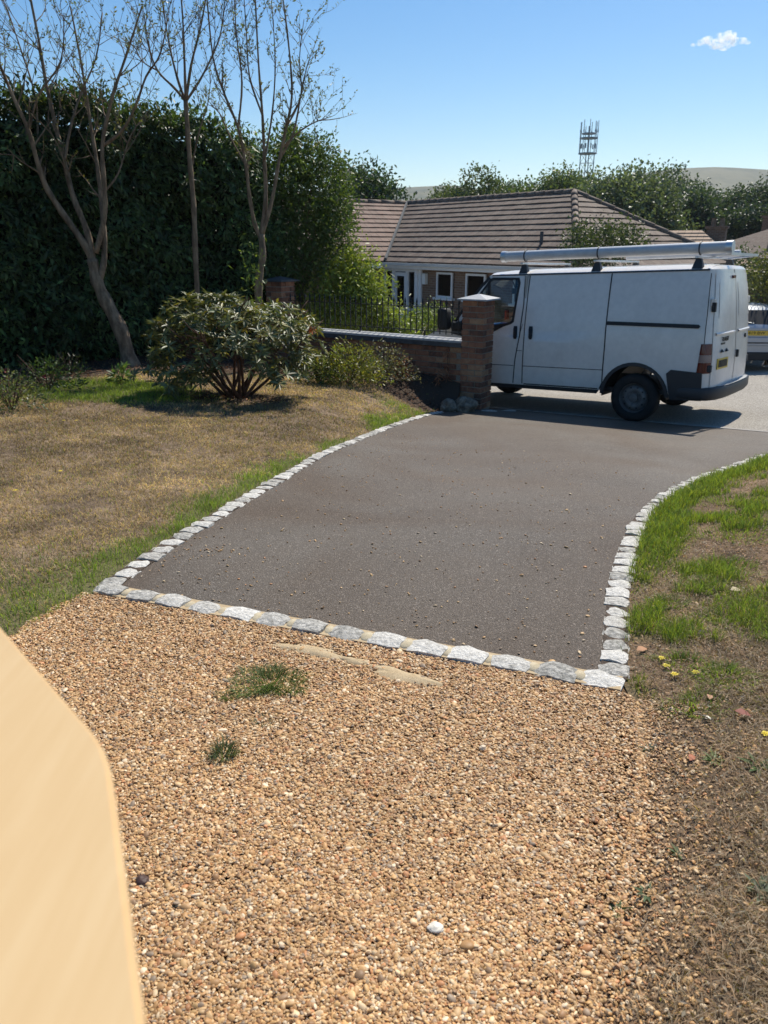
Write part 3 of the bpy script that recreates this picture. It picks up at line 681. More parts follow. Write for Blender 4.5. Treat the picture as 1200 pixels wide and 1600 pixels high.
# rear: wrapped corner, two doors
def rearpt(z, t_, off=0.0):
    xe = float(np.interp(z, [.42,.9,1.2,1.6,2.03], [-.91,-.91,-.895,-.87,-.84])); xr = float(np.interp(z, [.42,.9,1.15,1.6,2.03], [-1.03,-1.035,-1.02,-.985,-.92]))
    a = abs(t_)**7; return (xe+(xr-xe)*(1-a)-off, ys(xe, z)*t_*(1-.018*a*0), z)
ZR = [.42,.55,.7,.9,1.1,1.3,1.5,1.7,1.85,1.95,2.03]; TR = [-1,-.985,-.96,-.93,-.88,-.8,-.6,-.3,0,.3,.6,.8,.88,.93,.96,.985,1]
MB().grid([[rearpt(z, t_) for t_ in TR] for z in ZR]).build('rear_shell', M['white_paint'], van, smooth=True)
MB().grid([[rearpt(2.03, t_) for t_ in TR], [(rearpt(2.03, t_)[0]+.03, rearpt(2.03, t_)[1]*.97, 2.075-.03*abs(t_)**4) for t_ in TR], [(-.80, ys(-.8,2.03)*t_*.97, 2.088-.05*abs(t_)**6) for t_ in TR]]).build('roof_rear_edge', M['white_paint'], van, smooth=True)
rd = []
for s in (1, -1):
    T_ = [s*v for v in (.012,.2,.4,.6,.75,.85,.90)]
    o = MB().grid([[rearpt(z, t_, .009) for t_ in T_] for z in [.53,.7,.9,1.1,1.3,1.5,1.7,1.85,1.985]], flip=(s > 0)).build('rear_door', M['white_paint'], van, smooth=True); rd.append(o)
    MB().grid([[rearpt(z, t_, .013) for t_ in [s*v for v in (.12,.3,.5,.7,.80)]] for z in [1.42,1.5,1.7,1.86]], flip=(s > 0)).build('blanked_window', M['white_paint'], o, smooth=True)
    rows = []
    for t_ in [s*v for v in (.10,.3,.5,.7,.86)]:
        p = rearpt(1.22, t_, .009); rows.append([(p[0], p[1], 1.235), (p[0]-.022, p[1], 1.222), (p[0]-.018, p[1], 1.205), (p[0], p[1], 1.20)])
    MB().grid(rows).build('swage_ridge', M['white_paint'], o)
    for z in (.78, 1.62):
        p = rearpt(z, s*.935, .02); MB().box((p[0]-.025,p[1]-.02,z-.045), (p[0]+.03,p[1]+.03,z+.045)).build('hinge', M['white_paint' if z > 1 else 'dark_plastic'], o, bevel=.008)
MB().grid([[rearpt(z, t_, .003) for t_ in (-.014,.014)] for z in ZR]).build('shut_line', M['black'], van)
p = rearpt(1.93, .10, .012); MB().box((p[0]-.02,.05,1.915), (p[0]+.02,.17,1.95)).build('high_brake_light', M['red_lens'], van)
p = rearpt(1.55, .93, .02); MB().box((p[0]-.03,p[1]-.015,1.50), (p[0]+.02,p[1]+.03,1.62)).build('door_check', M['black'], rd[0], bevel=.005)
# number plate with illegible strokes, lamp wings above it, lettering badge
def rear_plate(y0, y1, z0, z1, off, mat, parent, name):
    z = (z0+z1)/2; xs_ = [rearpt(z, y/ys(-.9, z), off)[0] for y in (y0, y1)]
    return MB().add([(xs_[0],y0,z0),(xs_[1],y1,z0),(xs_[1],y1,z1),(xs_[0],y0,z1),(xs_[0]+.012,y0,z0),(xs_[1]+.012,y1,z0),(xs_[1]+.012,y1,z1),(xs_[0]+.012,y0,z1)],
       [(0,1,2,3),(4,7,6,5),(0,4,5,1),(1,5,6,2),(2,6,7,3),(3,7,4,0)]).build(name, mat, parent)
rear_plate(.78, .38, .76, .90, .022, M['yellow_plate'], rd[0], 'number_plate')
for k in range(7): rear_plate(.745-k*.05, .715-k*.05, .785, .875, .0235, M['print'], rd[0], 'number_plate_stroke')
for y in (.66, .47):
    z = 1.0; x0 = rearpt(z, y/ys(-.9, z), .012)[0]
    MB().add([(x0,y+.05,.975),(x0,y-.05,.975),(x0-.03,y-.03,.98),(x0-.03,y+.04,.98),(x0,y-.01,1.02),(x0,y-.05,1.01)], [(0,1,2,3),(3,2,5,4),(0,3,4),(1,5,2),(0,4,5,1)]).build('plate_lamp', M['black'], rd[0])
def text_mesh(s, size, mat, depth=.002):
    cu = bpy.data.curves.new('lettering', 'FONT'); cu.body = s; cu.size = size; cu.extrude = depth; cu.align_x = 'CENTER'; cu.align_y = 'CENTER'; cu.resolution_u = 2
    o = bpy.data.objects.new('t', cu); C.objects.link(o); dg = bpy.context.evaluated_depsgraph_get()
    me = bpy.data.meshes.new_from_object(o.evaluated_get(dg)); bpy.data.objects.remove(o); me.materials.clear(); me.materials.append(mat); return me
def rear_text(s, size, y, z, parent):
    o = link('badge_lettering', text_mesh(s, size, M['print']), None, parent)
    o.location = (rearpt(z, y/ys(-.9, z), .013)[0], y, z); o.rotation_euler = (R(90), 0, R(-90)); return o
t_ = rear_text('TRANSIT', .085, .52, 1.14, rd[0])
rear_plate(.68, .53, 1.075, 1.10, .013, M['print'], rd[0], 'badge_bar')
MB().lathe([(0,0),(.03,0),(.03,.012),(0,.014)], 12, Matrix.Translation((rearpt(1.12,-.5,.012)[0],-.48,1.13)) @ Matrix.Rotation(R(-90),4,'Y')).build('lock', M['black'], rd[1])
MB().box((-1.07,-.10,.86), (-1.03,-.04,.96)).build('handle', M['black'], rd[1], bevel=.006)
# tail lights wrapped round the corner
for s in (1, -1):
    for nm, z0, z1, mt in (('tail_light', .72, .86, 'red_lens'), ('reverse_lens', .862, .955, 'clear_lens'), ('tail_light', .957, 1.10, 'red_lens')):
        rows = []
        for z in np.linspace(z0, z1, 5):
            x_ = -.855+.03*(1.1-z)/.4; r = [(x_, s*(ys(x_, z)+.001), z), (x_-.005, s*(ys(x_, z)+.009), z), (-.895, s*(ys(-.9, z)+.009), z)]
            for t2 in (.992,.975,.95,.925,.91): p = rearpt(z, s*t2, .010); r.append((p[0], p[1]+s*.004, z))
            rows.append(r)
        MB().grid(rows, flip=(s < 0)).build(nm, M[mt], van, smooth=True)
# dark lower cladding and step bumper
CL = [(-.44,.70),(-.50,.755),(-.905,.73),(-.915,.36),(-.50,.35)]
for s in (1, -1):
    link('lower_cladding', sheet(CL, [], .014, s), M['dark_plastic'], van)
    link('sill_trim', sheet([(.50,.425),(.55,.36),(2.35,.36),(2.42,.425)], [], -.02, s), M['dark_plastic'], van)
    rl = sheet(arc(0,.34,.49,176,4)+arc(0,.34,.44,4,176), [], .012, s); link('arch_lip', rl, M['dark_plastic'], van)
    rl = sheet(arc(2.933,.34,.49,176,4)+arc(2.933,.34,.44,4,176), [], .012, s); link('arch_lip', rl, M['dark_plastic'], van)
path = [(-.60,.985),(-.90,1.0),(-.99,.96),(-1.07,.82),(-1.115,.5),(-1.125,0),(-1.115,-.5),(-1.07,-.82),(-.99,-.96),(-.90,-1.0),(-.60,-.985)]
rows = []
for x, y in path:
    l_ = math.hypot(x+.3, y); ux, uy = (x+.3)/l_, y/l_
    rows.append([(x-ux*.10, y-uy*.07, .535), (x-ux*.01, y-uy*.01, .53), (x, y, .515), (x, y, .40), (x-ux*.03, y-uy*.03, .365), (x-ux*.2, y-uy*.2, .36)])
MB().grid(rows).build('rear_bumper', M['dark_plastic'], van, smooth=True)
MB().grid([[(x-.0, y*.9, .539), (x+.085, y*.9, .541)] for x, y in path[3:8]]).build('bumper_step', noisy('lit grey bumper step', [(.3,(.25,.26,.27)),(.7,(.38,.39,.40))], scale=20, rough=.5, obj=True), van)  # bumper top in a paler grey, its lit look put into the colour
# wheels
def wheel(x, s):
    Mx = Matrix.Translation((x, s*.865, .335)) @ Matrix.Rotation(R(-90*s), 4, 'X')
    e = empty('wheel', (x, s*.865, .335)); e.parent = van; e.rotation_euler = (R(-90*s), 0, 0)
    MB().lathe([(.20,-.10),(.29,-.105),(.325,-.08),(.335,-.05),(.335,.05),(.325,.08),(.29,.103),(.225,.10),(.205,.085)], 40).build('tyre', M['tyre'], e, smooth=True)
    m_ = MB().lathe([(.207,.088),(.212,.072),(.20,.045),(.185,.03),(.165,.055),(.13,.068),(.10,.066),(.075,.05),(.06,.05),(.058,.085),(.03,.092),(0,.092)], 32)
    smooth_by_angle(m_.build('rim', M['steel_wheel'], e), 40)
    m_ = MB().lathe([(.20,-.09),(0,-.09)], 24).build('brake_drum', M['black'], e)
    for k in range(10):
        a = 2*math.pi*k/10; MB().lathe([(.013,.0),(.013,.012),(0,.012)], 6, Matrix.Translation((.148*math.cos(a), .148*math.sin(a), .058))).build('vent_hole', M['black'], e)
    for k in range(5):
        a = 2*math.pi*k/5; MB().lathe([(.013,.0),(.012,.018),(0,.02)], 6, Matrix.Translation((.088*math.cos(a), .088*math.sin(a), .058))).build('wheel_nut', M['steel_wheel'], e)
    return e
for x in (0, 2.933):
    for s in (1, -1):
        wheel(x, s)
        m_ = MB().grid([[(x+.46*math.cos(q), s*yy, .34+.46*math.sin(q)) for yy in (.50,.975)] for q in np.linspace(0, math.pi, 17)]).build('wheel_arch_liner', M['black'], van, smooth=True)
# underside, cab
MB().box((-.85,-.86,.40), (3.4,.86,.46)).build('floor_pan', M['black'], van)
MB().box((-.4,-.55,.26), (2.6,-.2,.40)).tube([(-.9,-.5,.32),(2.4,-.5,.30)], .04, 8).box((-.08,-.8,.27), (.08,.8,.36)).build('chassis', M['black'], van)
MB().box((1.735,-.90,.46), (1.755,.90,2.02)).build('bulkhead', M['headlining'], van)
for y in (.45, -.45):
    st = MB().box((1.80,y-.24,.70), (2.28,y+.24,1.02)).build('seat', M['grey_fabric'], van, bevel=.04)
    MB().box((1.78,y-.23,1.0), (1.92,y+.23,1.50)).build('backrest', M['grey_fabric'], st, bevel=.04)
    MB().box((1.80,y-.13,1.52), (1.89,y+.13,1.70)).build('headrest', M['grey_fabric'], st, bevel=.03)
MB().box((2.55,-.85,.75), (3.05,.85,1.20)).build('dashboard', M['dark_plastic'], van, bevel=.03)
MB().tube([(2.42+.05*math.sin(q), -.42+.19*math.cos(q), 1.17+.17*math.sin(q)) for q in np.linspace(0, 2*math.pi, 25)], .014, 6).build('steering_wheel', M['black'], van)
MB().tube([(1.83,.84,1.72),(1.88,.80,1.5),(2.0,.55,1.15)], .018, 6).build('seat_belt', M['black'], van)
MB().box((2.28,.40,1.25), (2.42,.70,1.31)).build('cloth_bundle', M['blue_cloth'], van, bevel=.02)
MB().box((2.10,.35,1.26), (2.24,.62,1.275)).box((2.0,.2,1.30),(2.16,.5,1.31)).build('paper_sheet', M['paper'], van)
MB().box((2.24,.50,1.36), (2.27,.58,1.50)).build('hanging_card', M['red_card'], van)
MB().box((2.36,-.12,1.74), (2.40,.14,1.83)).tube([(2.40,0,1.82),(2.46,0,1.94)], .012, 6).build('rear_view_mirror', M['black'], van, bevel=.01)
# roof rack and pipe carrier
for x in (1.86, .72, -.66):
    for s in (1, -1):
        MB().add([(x-.075,s*.80,2.03),(x+.075,s*.80,2.03),(x+.035,s*.76,2.17),(x-.035,s*.76,2.17),(x-.075,s*.70,2.05),(x+.075,s*.70,2.05),(x+.035,s*.70,2.17),(x-.035,s*.70,2.17)],
            [(0,1,2,3),(4,7,6,5),(0,4,5,1),(1,5,6,2),(2,6,7,3),(3,7,4,0)]).build('rack_foot', M['dark_plastic'], van, bevel=.008)
    MB().box((x-.022,-.82,2.172), (x+.022,.84,2.197)).build('rack_bar', M['alu'], van, bevel=.004)
    MB().tube([(x,   .70+.079*math.sin(q), 2.295+.079*math.cos(q)) for q in np.linspace(0, 2*math.pi, 21)], .009, 5).build('pipe_strap', M['dark_plastic'], van)
pc = MB().tube([(2.22,.70,2.295),(1.2,.70,2.295),(0,.70,2.295),(-1.00,.70,2.295)], .073, 28).build('pipe_carrier', M['pipe'], van); smooth_by_angle(pc, 40)
for x0, x1 in ((2.19,2.26), (-.98,-1.06)): smooth_by_angle(MB().tube([(x0,.70,2.295),(x1,.70,2.295)], .081, 28).build('end_cap', M['alu'], pc), 40)
smooth_by_angle(MB().tube([(.55,.10,2.235),(-1.0,.10,2.235)], .04, 16).build('spare_tube', M['pipe'], van), 40)
MB().box((-1.02,-.80,2.20), (-.98,.60,2.235)).build('rear_roller_bar', M['alu'], van)
MB().tube([(-.66,.0,2.18),(-1.0,.0,2.20)], .012, 6).tube([(-.66,-.6,2.18),(-1.0,-.6,2.20)], .012, 6).build('roller_bracket', M['alu'], van)

# ------------------------------------------------------------------ silver white car beyond the van
car = empty('parked_car', (7.72, 16.3, float(road_z(7.72, 16.3))+.01), R(-4), 'silver hatchback seen from behind at the right edge beyond the van', 'car')
car.scale = (.97,.97,.89)
def car_row(y, zs_, ws): return [(w_*k, y, z) for z, w_ in zip(zs_, ws) for k in (1,)]
secs = []   # cross sections along the length (y forward)
for y, zr, zs_, wr, wb, zb in ((.0,.98,.98,.60,.78,.45),(.03,1.02,.98,.62,.82,.32),(.12,1.10,.97,.60,.83,.26),(.42,1.42,.98,.56,.84,.24),(.9,1.49,.98,.57,.85,.24),(1.7,1.48,.97,.58,.85,.24),(2.3,1.38,.96,.56,.85,.24),(2.95,.98,.94,.62,.84,.24),(3.5,.86,.80,.60,.80,.26),(3.75,.60,.55,.5,.70,.32)):
    h = [(wb*.92,zb),(wb,zb+.15),(wb,(zb+zs_)/2),(wb*.985,zs_-.06),(wb*.94,zs_),(max(wr,.3)+.03,zr-.07),(wr,zr-.015),(wr*.5,zr+.012),(0,zr+.015)]
    secs.append([(x, y, z) for x, z in h]+[(-x, y, z) for x, z in h[-2::-1]])
body = MB().grid(secs, flip=True); body.add(secs[0], [tuple(range(len(secs[0])))]); body.build('body', M['car_paint'], car, smooth=True)
MB().add([(-.60,-.005+.07,1.06),(.60,.065,1.06),(.52,.335,1.385),(-.52,.335,1.385)], [(0,1,2,3)]).build('rear_window', M['black'], car)
MB().box((-.60,.055,.965), (.60,.09,1.055)).build('tailgate_trim', M['dark_plastic'], car, bevel=.01)
MB().box((-.72,-.045,.60), (.72,.05,.80)).build('bumper_strip', M['car_paint'], car, bevel=.02)
MB().box((-.70,-.052,.655), (.70,-.04,.685)).build('bumper_groove', M['dark_plastic'], car)
MB().box((-.74,-.05,.26), (.74,.06,.45)).build('rear_valance', M['black'], car, bevel=.02)
MB().box((-.32,-.06,.37), (-.18,-.045,.41)).build('fog_light', M['red_lens'], car)
for s in (1,-1): MB().box((s*.62-.09,-.02,.78), (s*.62+.14,.06,1.0)).build('tail_light', M['red_lens'], car, bevel=.02)
pl = MB().box((-.26,-.022,.835), (.26,-.004,.945)).build('number_plate', M['yellow_plate'], car)
MB().box((-.259,-.025,.837), (-.215,-.0225,.943)).build('plate_band', M['blue_band'], pl)
o = link('plate_lettering', text_mesh('419 BW', .105, M['print'], .001), None, pl); o.location = (.02, -.025, .89); o.rotation_euler = (R(90), 0, 0)
MB().add([(-.07,-.0,.995+.02),(-.02,-.0,.985+.02),(0,-.0,.975+.02),(.02,-.0,.985+.02),(.07,-.0,.995+.02),(.03,-.0,.998+.02),(0,-.0,.99+.02),(-.03,-.0,.998+.02)], [(0,1,2,6,7),(2,3,4,5,6)]).build('wing_badge', M['alu'], car).location = (0,.052,0)
MB().tube([(-.02,.10,1.10),(-.15,.11,1.12),(-.33,.115,1.115)], .010, 5).build('wiper', M['alu'], car)
for x in (-.76,.76):
    for y in (.62, 3.05):
        e = MB().lathe([(.0,-.09),(.28,-.09),(.30,-.06),(.30,.06),(.28,.09),(.19,.09),(.17,.06),(0,.07)], 24, Matrix.Translation((x,y,.30)) @ Matrix.Rotation(R(90 if x > 0 else -90),4,'Y')).build('wheel', M['tyre'], car, smooth=True)

# ------------------------------------------------------------------ bungalow across the road
hu = np.array([.570,-.821]); hn = np.array([-.821,-.570])     # along the front, out of the front
HC = np.array([.02, 28.0]); ZE, RISE, HW = .95, 2.10, 3.5
house = empty('bungalow', (HC[0], HC[1], -1.45), 0, 'brick bungalow with brown tiled hipped roof and white glazed front door', 'house')
def hp(a, b, z): q = HC+hu*a+hn*b; return (q[0]-HC[0], q[1]-HC[1], z+1.45)       # local to the house empty
AL = 8.75                                                     # length of the front eave
Vt = HC-hn*HW-hu*HW; Ap = HC+hu*(AL-HW)-hn*HW
roof_me = MB().add([hp(0,0,ZE-.05),hp(AL,0,ZE-.05),hp(AL-HW,-HW,ZE+RISE-.05),hp(-HW,-HW,ZE+RISE-.05),hp(AL,-2*HW,ZE-.05),hp(-2*HW,-2*HW,ZE-.05),hp(0,8,ZE-.05),hp(-HW,8,ZE+RISE-.05),hp(-2*HW,8,ZE-.05)],
    [(0,1,2,3),(1,4,2),(4,5,3,2),(6,0,3,7),(3,5,8,7),(6,7,8),(0,6,8,5,4,1)])
roof = roof_me.build('roof', M['tiles'], house); add_uv(roof.data, lambda c: (c.x, .5))
def courses(pl, pr, ql, qr, n, mat):
    """rows of tiles: eave left/right pl, pr; ridge left/right ql, qr"""
    pl, pr, ql, qr = [np.array(p) for p in (pl, pr, ql, qr)]
    nrm = np.cross(pr-pl, ql-pl); nrm = nrm/np.linalg.norm(nrm); nrm = nrm if nrm[2] > 0 else -nrm
    dirx = (pr-pl)/np.linalg.norm(pr-pl); up = np.cross(nrm, dirx); up = up if up[2] > 0 else -up
    for k in range(n):
        s0 = k/n; s1 = (k+1.15)/n if k < n-1 else 1.0
        a, b = pl+(ql-pl)*s0, pr+(qr-pr)*s0; c, d = pr+(qr-pr)*s1, pl+(ql-pl)*s1
        m_ = MB(); cols = max(2, int(np.linalg.norm(b-a)/.33)); lo, hi, ed, bt = [], [], [], []
        for j in range(cols+1):
            f = j/cols; wob = random.uniform(-.006,.006)
            lo.append(a+(b-a)*f+nrm*(.05+wob)-up*random.uniform(0,.012)); hi.append(d+(c-d)*f+nrm*.012); bt.append(a+(b-a)*f+nrm*.015)
        m_.grid([bt, lo, hi])
        o = m_.build('tile_course', mat, roof)
        off = random.random()*.3; add_uv(o.data, lambda co: (float(np.dot(np.array(co)-pl, dirx))+off, .5))
courses(hp(0,0,ZE), hp(AL,0,ZE), hp(-HW,-HW,ZE+RISE), hp(AL-HW,-HW,ZE+RISE), 13, M['tiles'])
courses(hp(AL,0,ZE), hp(AL,-2*HW,ZE), hp(AL-HW,-HW,ZE+RISE), hp(AL-HW,-HW,ZE+RISE), 13, M['tiles'])
courses(hp(0,7.9,ZE), hp(0,0,ZE), hp(-HW,7.9,ZE+RISE), hp(-HW,-HW,ZE+RISE), 13, M['tiles_red'])
def ridge(p, q, n, mat=M['tiles']):
    p, q = Vector(p), Vector(q)
    for k in range(n):
        a = p+(q-p)*(k/n); b = p+(q-p)*((k+.97)/n); o = MB().tube([a, b], [.10,.115], 8).build('ridge_tile', mat, roof, smooth=True)
        add_uv(o.data, lambda co: (co.x*.3+co.z, .5))
ridge(hp(-HW,-HW,ZE+RISE), hp(AL-HW,-HW,ZE+RISE), 22); ridge(hp(AL-HW,-HW,ZE+RISE), hp(AL,0,ZE+.03), 12); ridge(hp(AL-HW,-HW,ZE+RISE), hp(AL,-2*HW,ZE+.03), 12); ridge(hp(-HW,-HW,ZE+RISE), hp(-HW,7.9,ZE+RISE), 18)
vl = MB().tube([hp(.05,0,ZE+.09), hp(-HW+.05,-HW,ZE+RISE+.06)], .06, 6).build('valley_gutter', M['slate_dark'], roof)
for a, b, h_, r_ in ((-2.1,1.4,.45,.07),):
    z = ZE+RISE*(-a/HW); MB().tube([hp(a,b,z-.05), hp(a,b,z+h_+.1)], r_, 10).build('vent_pipe', M['slate_dark'], roof)
    MB().tube([hp(a+.1,b,z-.02), hp(a,b,z+.12)], [.32,.12], 10).build('flashing', M['coping'], roof)
z = ZE+RISE*(.62/HW); MB().tube([hp(7.0-.5,-.62-.3,z-.02), hp(6.5,-.92,z+.55)], .05, 8).build('vent_pipe', M['slate_dark'], roof)
for b in (.9, 2.3, 3.6):
    for k in range(3):
        a = -.55; z = ZE+RISE*(-a/HW); MB().box((-.012,-.2,0), (.012,.2,.02), 0).build('vent_tile', M['paper'], roof).location = Vector(hp(a,b+k*.22,z+.07)); 
SET = -.28     # wall set back behind the eave
def wall_face(p, q, z0, z1, name, mat=M['brickwork']):
    m_ = MB().add([(*hp(*p,z0)[:2],z0+1.45),(*hp(*q,z0)[:2],z0+1.45),(*hp(*q,z0)[:2],z1+1.45),(*hp(*p,z0)[:2],z1+1.45)], [(0,1,2,3)])
    o = m_.build(name, mat, house); p0 = Vector(hp(*p,z0)); d_ = (Vector(hp(*q,z0))-p0).normalized(); add_uv(o.data, lambda c: ((c-p0).dot(d_), c.z)); return o
wall_face((SET,SET), (AL+SET,SET), -1.6, ZE-.06, 'wall'); wall_face((AL+SET,SET), (AL+SET,-2*HW-SET), -1.6, ZE-.06, 'wall'); wall_face((SET,7.6), (SET,SET), -1.6, ZE-.06, 'wall')
def hbox(a0, a1, b0, b1, z0, z1, name, mat, parent=house, bevel=0):
    m_ = MB(); c = [hp(a0,b0,z0),hp(a1,b0,z0),hp(a1,b1,z0),hp(a0,b1,z0),hp(a0,b0,z1),hp(a1,b0,z1),hp(a1,b1,z1),hp(a0,b1,z1)]
    m_.add(c, [(0,3,2,1),(4,5,6,7),(0,1,5,4),(1,2,6,5),(2,3,7,6),(3,0,4,7)]); o = m_.build(name, mat, parent)
    bm_ = bmesh.new(); bm_.from_mesh(o.data); bmesh.ops.recalc_face_normals(bm_, faces=bm_.faces); bm_.to_mesh(o.data); bm_.free(); return o
hbox(-.05, AL, -.02, .02, ZE-.20, ZE-.02, 'fascia', M['render_white']); hbox(-.03, AL, .03, .13, ZE-.10, ZE-.01, 'gutter', M['grey_fascia'])
hbox(-.02, .02, .14, 7.9, ZE-.20, ZE-.02, 'fascia', M['render_white']); hbox(SET, AL, SET, -.03, ZE-.21, ZE-.18, 'soffit', M['render_white'])
# glazed door with side lights
f0 = SET+.02; fa = -.27
dr = hbox(fa, fa+1.95, f0, f0+.03, -1.40, ZE-.22, 'door_screen', M['dark_room'])
for a0, a1 in ((0,.07),(.50,.62),(1.30,1.42),(1.80,1.95)): hbox(fa+a0, fa+a1, f0+.01, f0+.11, -1.40, ZE-.22, 'frame_post', M['render_white'], dr)
hbox(fa+.07, fa+1.80, f0+.012, f0+.10, ZE-.30, ZE-.222, 'frame_head', M['render_white'], dr)
for a0, a1 in ((.07,.50),(1.42,1.80)):
    hbox(fa+a0, fa+a1, f0+.012, f0+.10, -.62, -.54, 'frame_rail', M['render_white'], dr); hbox(fa+a0, fa+a1, f0+.035, f0+.045, -.54, ZE-.30, 'pane', M['house_glass'], dr); hbox(fa+a0, fa+a1, f0+.035, f0+.045, -1.40, -.62, 'pane', M['house_glass'], dr)
dl = hbox(fa+.64, fa+1.28, f0+.03, f0+.08, -1.38, -.58, 'door', M['render_white'], house)
for a0, a1, z0, z1 in ((.64,.74,-.58,.62),(1.18,1.28,-.58,.62),(.74,1.18,.50,.62)): hbox(fa+a0, fa+a1, f0+.03, f0+.08, z0, z1, 'door_stile', M['render_white'], dl)
hbox(fa+.74, fa+1.18, f0+.045, f0+.055, -.58, .50, 'pane', M['house_glass'], dl); hbox(fa+.85, fa+1.07, f0+.081, f0+.10, -.66, -.60, 'letter_box', M['black'], dl); hbox(fa+.66, fa+.70, f0+.081, f0+.14, -.45, -.30, 'handle', M['black'], dl)
hbox(1.69, 1.83, f0+.0, f0+.06, -1.4, ZE-.22, 'pier', M['render_white'])
hbox(1.95, 2.12, f0, f0+.12, .28, .62, 'alarm_box', M['paper'])
for a0, a1 in ((2.65,3.45), (4.1,5.0), (6.2,7.3)):
    wz0, wz1 = -.10, .68
    wdw = hbox(a0, a1, f0-.02, f0+.02, wz0, wz1, 'window', M['dark_room'])
    for p in ((a0,a0+.06,wz0,wz1),(a1-.06,a1,wz0,wz1),(a0+.06,a1-.06,wz0,wz0+.06),(a0+.06,a1-.06,wz1-.06,wz1)): hbox(p[0], p[1], f0+.0, f0+.07, p[2], p[3], 'frame', M['render_white'], wdw)
    hbox(a0+.06, a1-.06, f0+.03, f0+.04, wz0+.06, wz1-.06, 'pane', M['house_glass'], wdw); hbox(a0-.08, a1+.08, f0+.0, f0+.14, wz0-.07, wz0-.003, 'sill', M['render_white'], wdw)

def simple_house(name, c, ang, L_, W_, ze, rise, mat, label, chim):
    e = empty(name, (c[0], c[1], -1.5), ang, label, 'house', 'houses behind the bungalow')
    w_ = MB().box((-L_/2,-W_/2,0), (L_/2,W_/2,ze)).build('wall', M['brickwork'], e); add_uv(w_.data, lambda q: (q.x+q.y, q.z))
    r = MB().add([(-L_/2-.3,-W_/2-.3,ze),(L_/2+.3,-W_/2-.3,ze),(L_/2+.3,W_/2+.3,ze),(-L_/2-.3,W_/2+.3,ze),(-L_/2+W_*.35,0,ze+rise),(L_/2-W_*.35,0,ze+rise)], [(0,1,5,4),(2,3,4,5),(1,2,5),(3,0,4),(0,3,2,1)]).build('roof', mat, e)
    add_uv(r.data, lambda q: (q.x, q.z*4))
    s_ = math.hypot(W_/2+.3, rise); n = 12
    for k in range(n):
        f0_, f1 = k/n, (k+1.1)/n; y0 = -(W_/2+.3)*(1-f0_); y1 = -(W_/2+.3)*(1-min(1,f1)); x0 = L_/2+.3-(W_*.35+.3)*f0_; x1 = L_/2+.3-(W_*.35+.3)*min(1,f1)
        o = MB().grid([[(-x0,y0,ze+rise*f0_+.01),(x0,y0,ze+rise*f0_+.01)],[(-x0,y0,ze+rise*f0_+.07),(x0,y0,ze+rise*f0_+.07)],[(-x1,y1,ze+rise*min(1,f1)+.02),(x1,y1,ze+rise*min(1,f1)+.02)]]).build('tile_course', mat, r); add_uv(o.data, lambda q: (q.x, .5))
    for x, y, h in chim:
        ch = MB().box((x-.45,y-.3,ze+rise*.3), (x+.45,y+.3,ze+rise+h)).box((x-.52,y-.37,ze+rise+h), (x+.52,y+.37,ze+rise+h+.12)).build('chimney', M['brickwork'], r); add_uv(ch.data, lambda q: (q.x+q.y, q.z))
        for dx in (-.2,.2): MB().lathe([(.13,0),(.10,.35),(.12,.37),(0,.37)], 10, Matrix.Translation((x+dx,y,ze+rise+h+.12))).build('chimney_pot', M['tiles_tan'], ch)
    for x in (-L_*.25, L_*.2):
        wn_ = MB().box((x-.7,-W_/2-.03,1.0), (x+.7,-W_/2+.03,2.2)).build('window', M['dark_room'], e)
        MB().box((x-.75,-W_/2-.06,.94), (x+.75,-W_/2-.031,1.0)).box((x-.75,-W_/2-.06,2.2), (x+.75,-W_/2-.031,2.26)).box((x-.05,-W_/2-.06,1.0), (x+.05,-W_/2-.031,2.2)).build('frame', M['render_white'], wn_)
    return e
p = at(1068, 400, 40); simple_house('neighbour_house', (p.x-1.2, 42), R(-30), 10, 7, 1.75, 1.9, M['tiles_tan'], 'house with tan tiled roof just behind the bungalow hip', [(3.2,.5,.1)])
p = at(1200, 400, 46); simple_house('neighbour_house', (p.x+3.0, 48), R(20), 10, 8, 2.3, 1.7, M['tiles'], 'far house with brown gabled roof and chimneys behind the van', [(-3.0,-1,.5),(-1.2,1.5,.5)])

# ------------------------------------------------------------------ radio mast, hills, cloud
mp_ = at(916, 265, 150)
mast = empty('radio_mast', (mp_.x, 150, -2), R(20), 'grey lattice radio mast with antenna platforms above the trees', 'mast')
zt = at(921, 197, 150).z+2; zb2 = at(916, 240, 150).z+2; zm = at(920, 216, 150).z+2
b = MB(); hw = .85
for sx in (-1,1):
    for sy in (-1,1): b.tube([(sx*hw,sy*hw,0), (sx*hw,sy*hw,zb2)], .09, 5)
b.build('lattice_leg', M['galv'], mast)['kind'] = 'stuff'
b = MB(); n = 12
for k in range(n):
    z0 = zb2*k/n; z1 = zb2*(k+1)/n
    for (x0,y0,x1,y1) in ((-hw,-hw,hw,-hw),(hw,-hw,hw,hw),(hw,hw,-hw,hw),(-hw,hw,-hw,-hw)):
        b.tube([(x0,y0,z0),(x1,y1,z1)], .035, 4); b.tube([(x0,y0,z1),(x1,y1,z1)], .035, 4)
b.build('lattice_bracing', M['galv'], mast)['kind'] = 'stuff'
for z, r_ in ((zb2,1.55),(zm,1.5),(zt-1.2,1.2)):
    MB().tube([(r_*math.cos(q), r_*math.sin(q), z) for q in np.linspace(0, 2*math.pi, 13)], .10, 5).box((-r_*.6,-r_*.6,z-.04),(r_*.6,r_*.6,z+.02)).build('platform', M['galv'], mast)
MB().tube([(0,0,zb2),(0,0,zt)], .16, 8).build('centre_pole', M['galv'], mast)
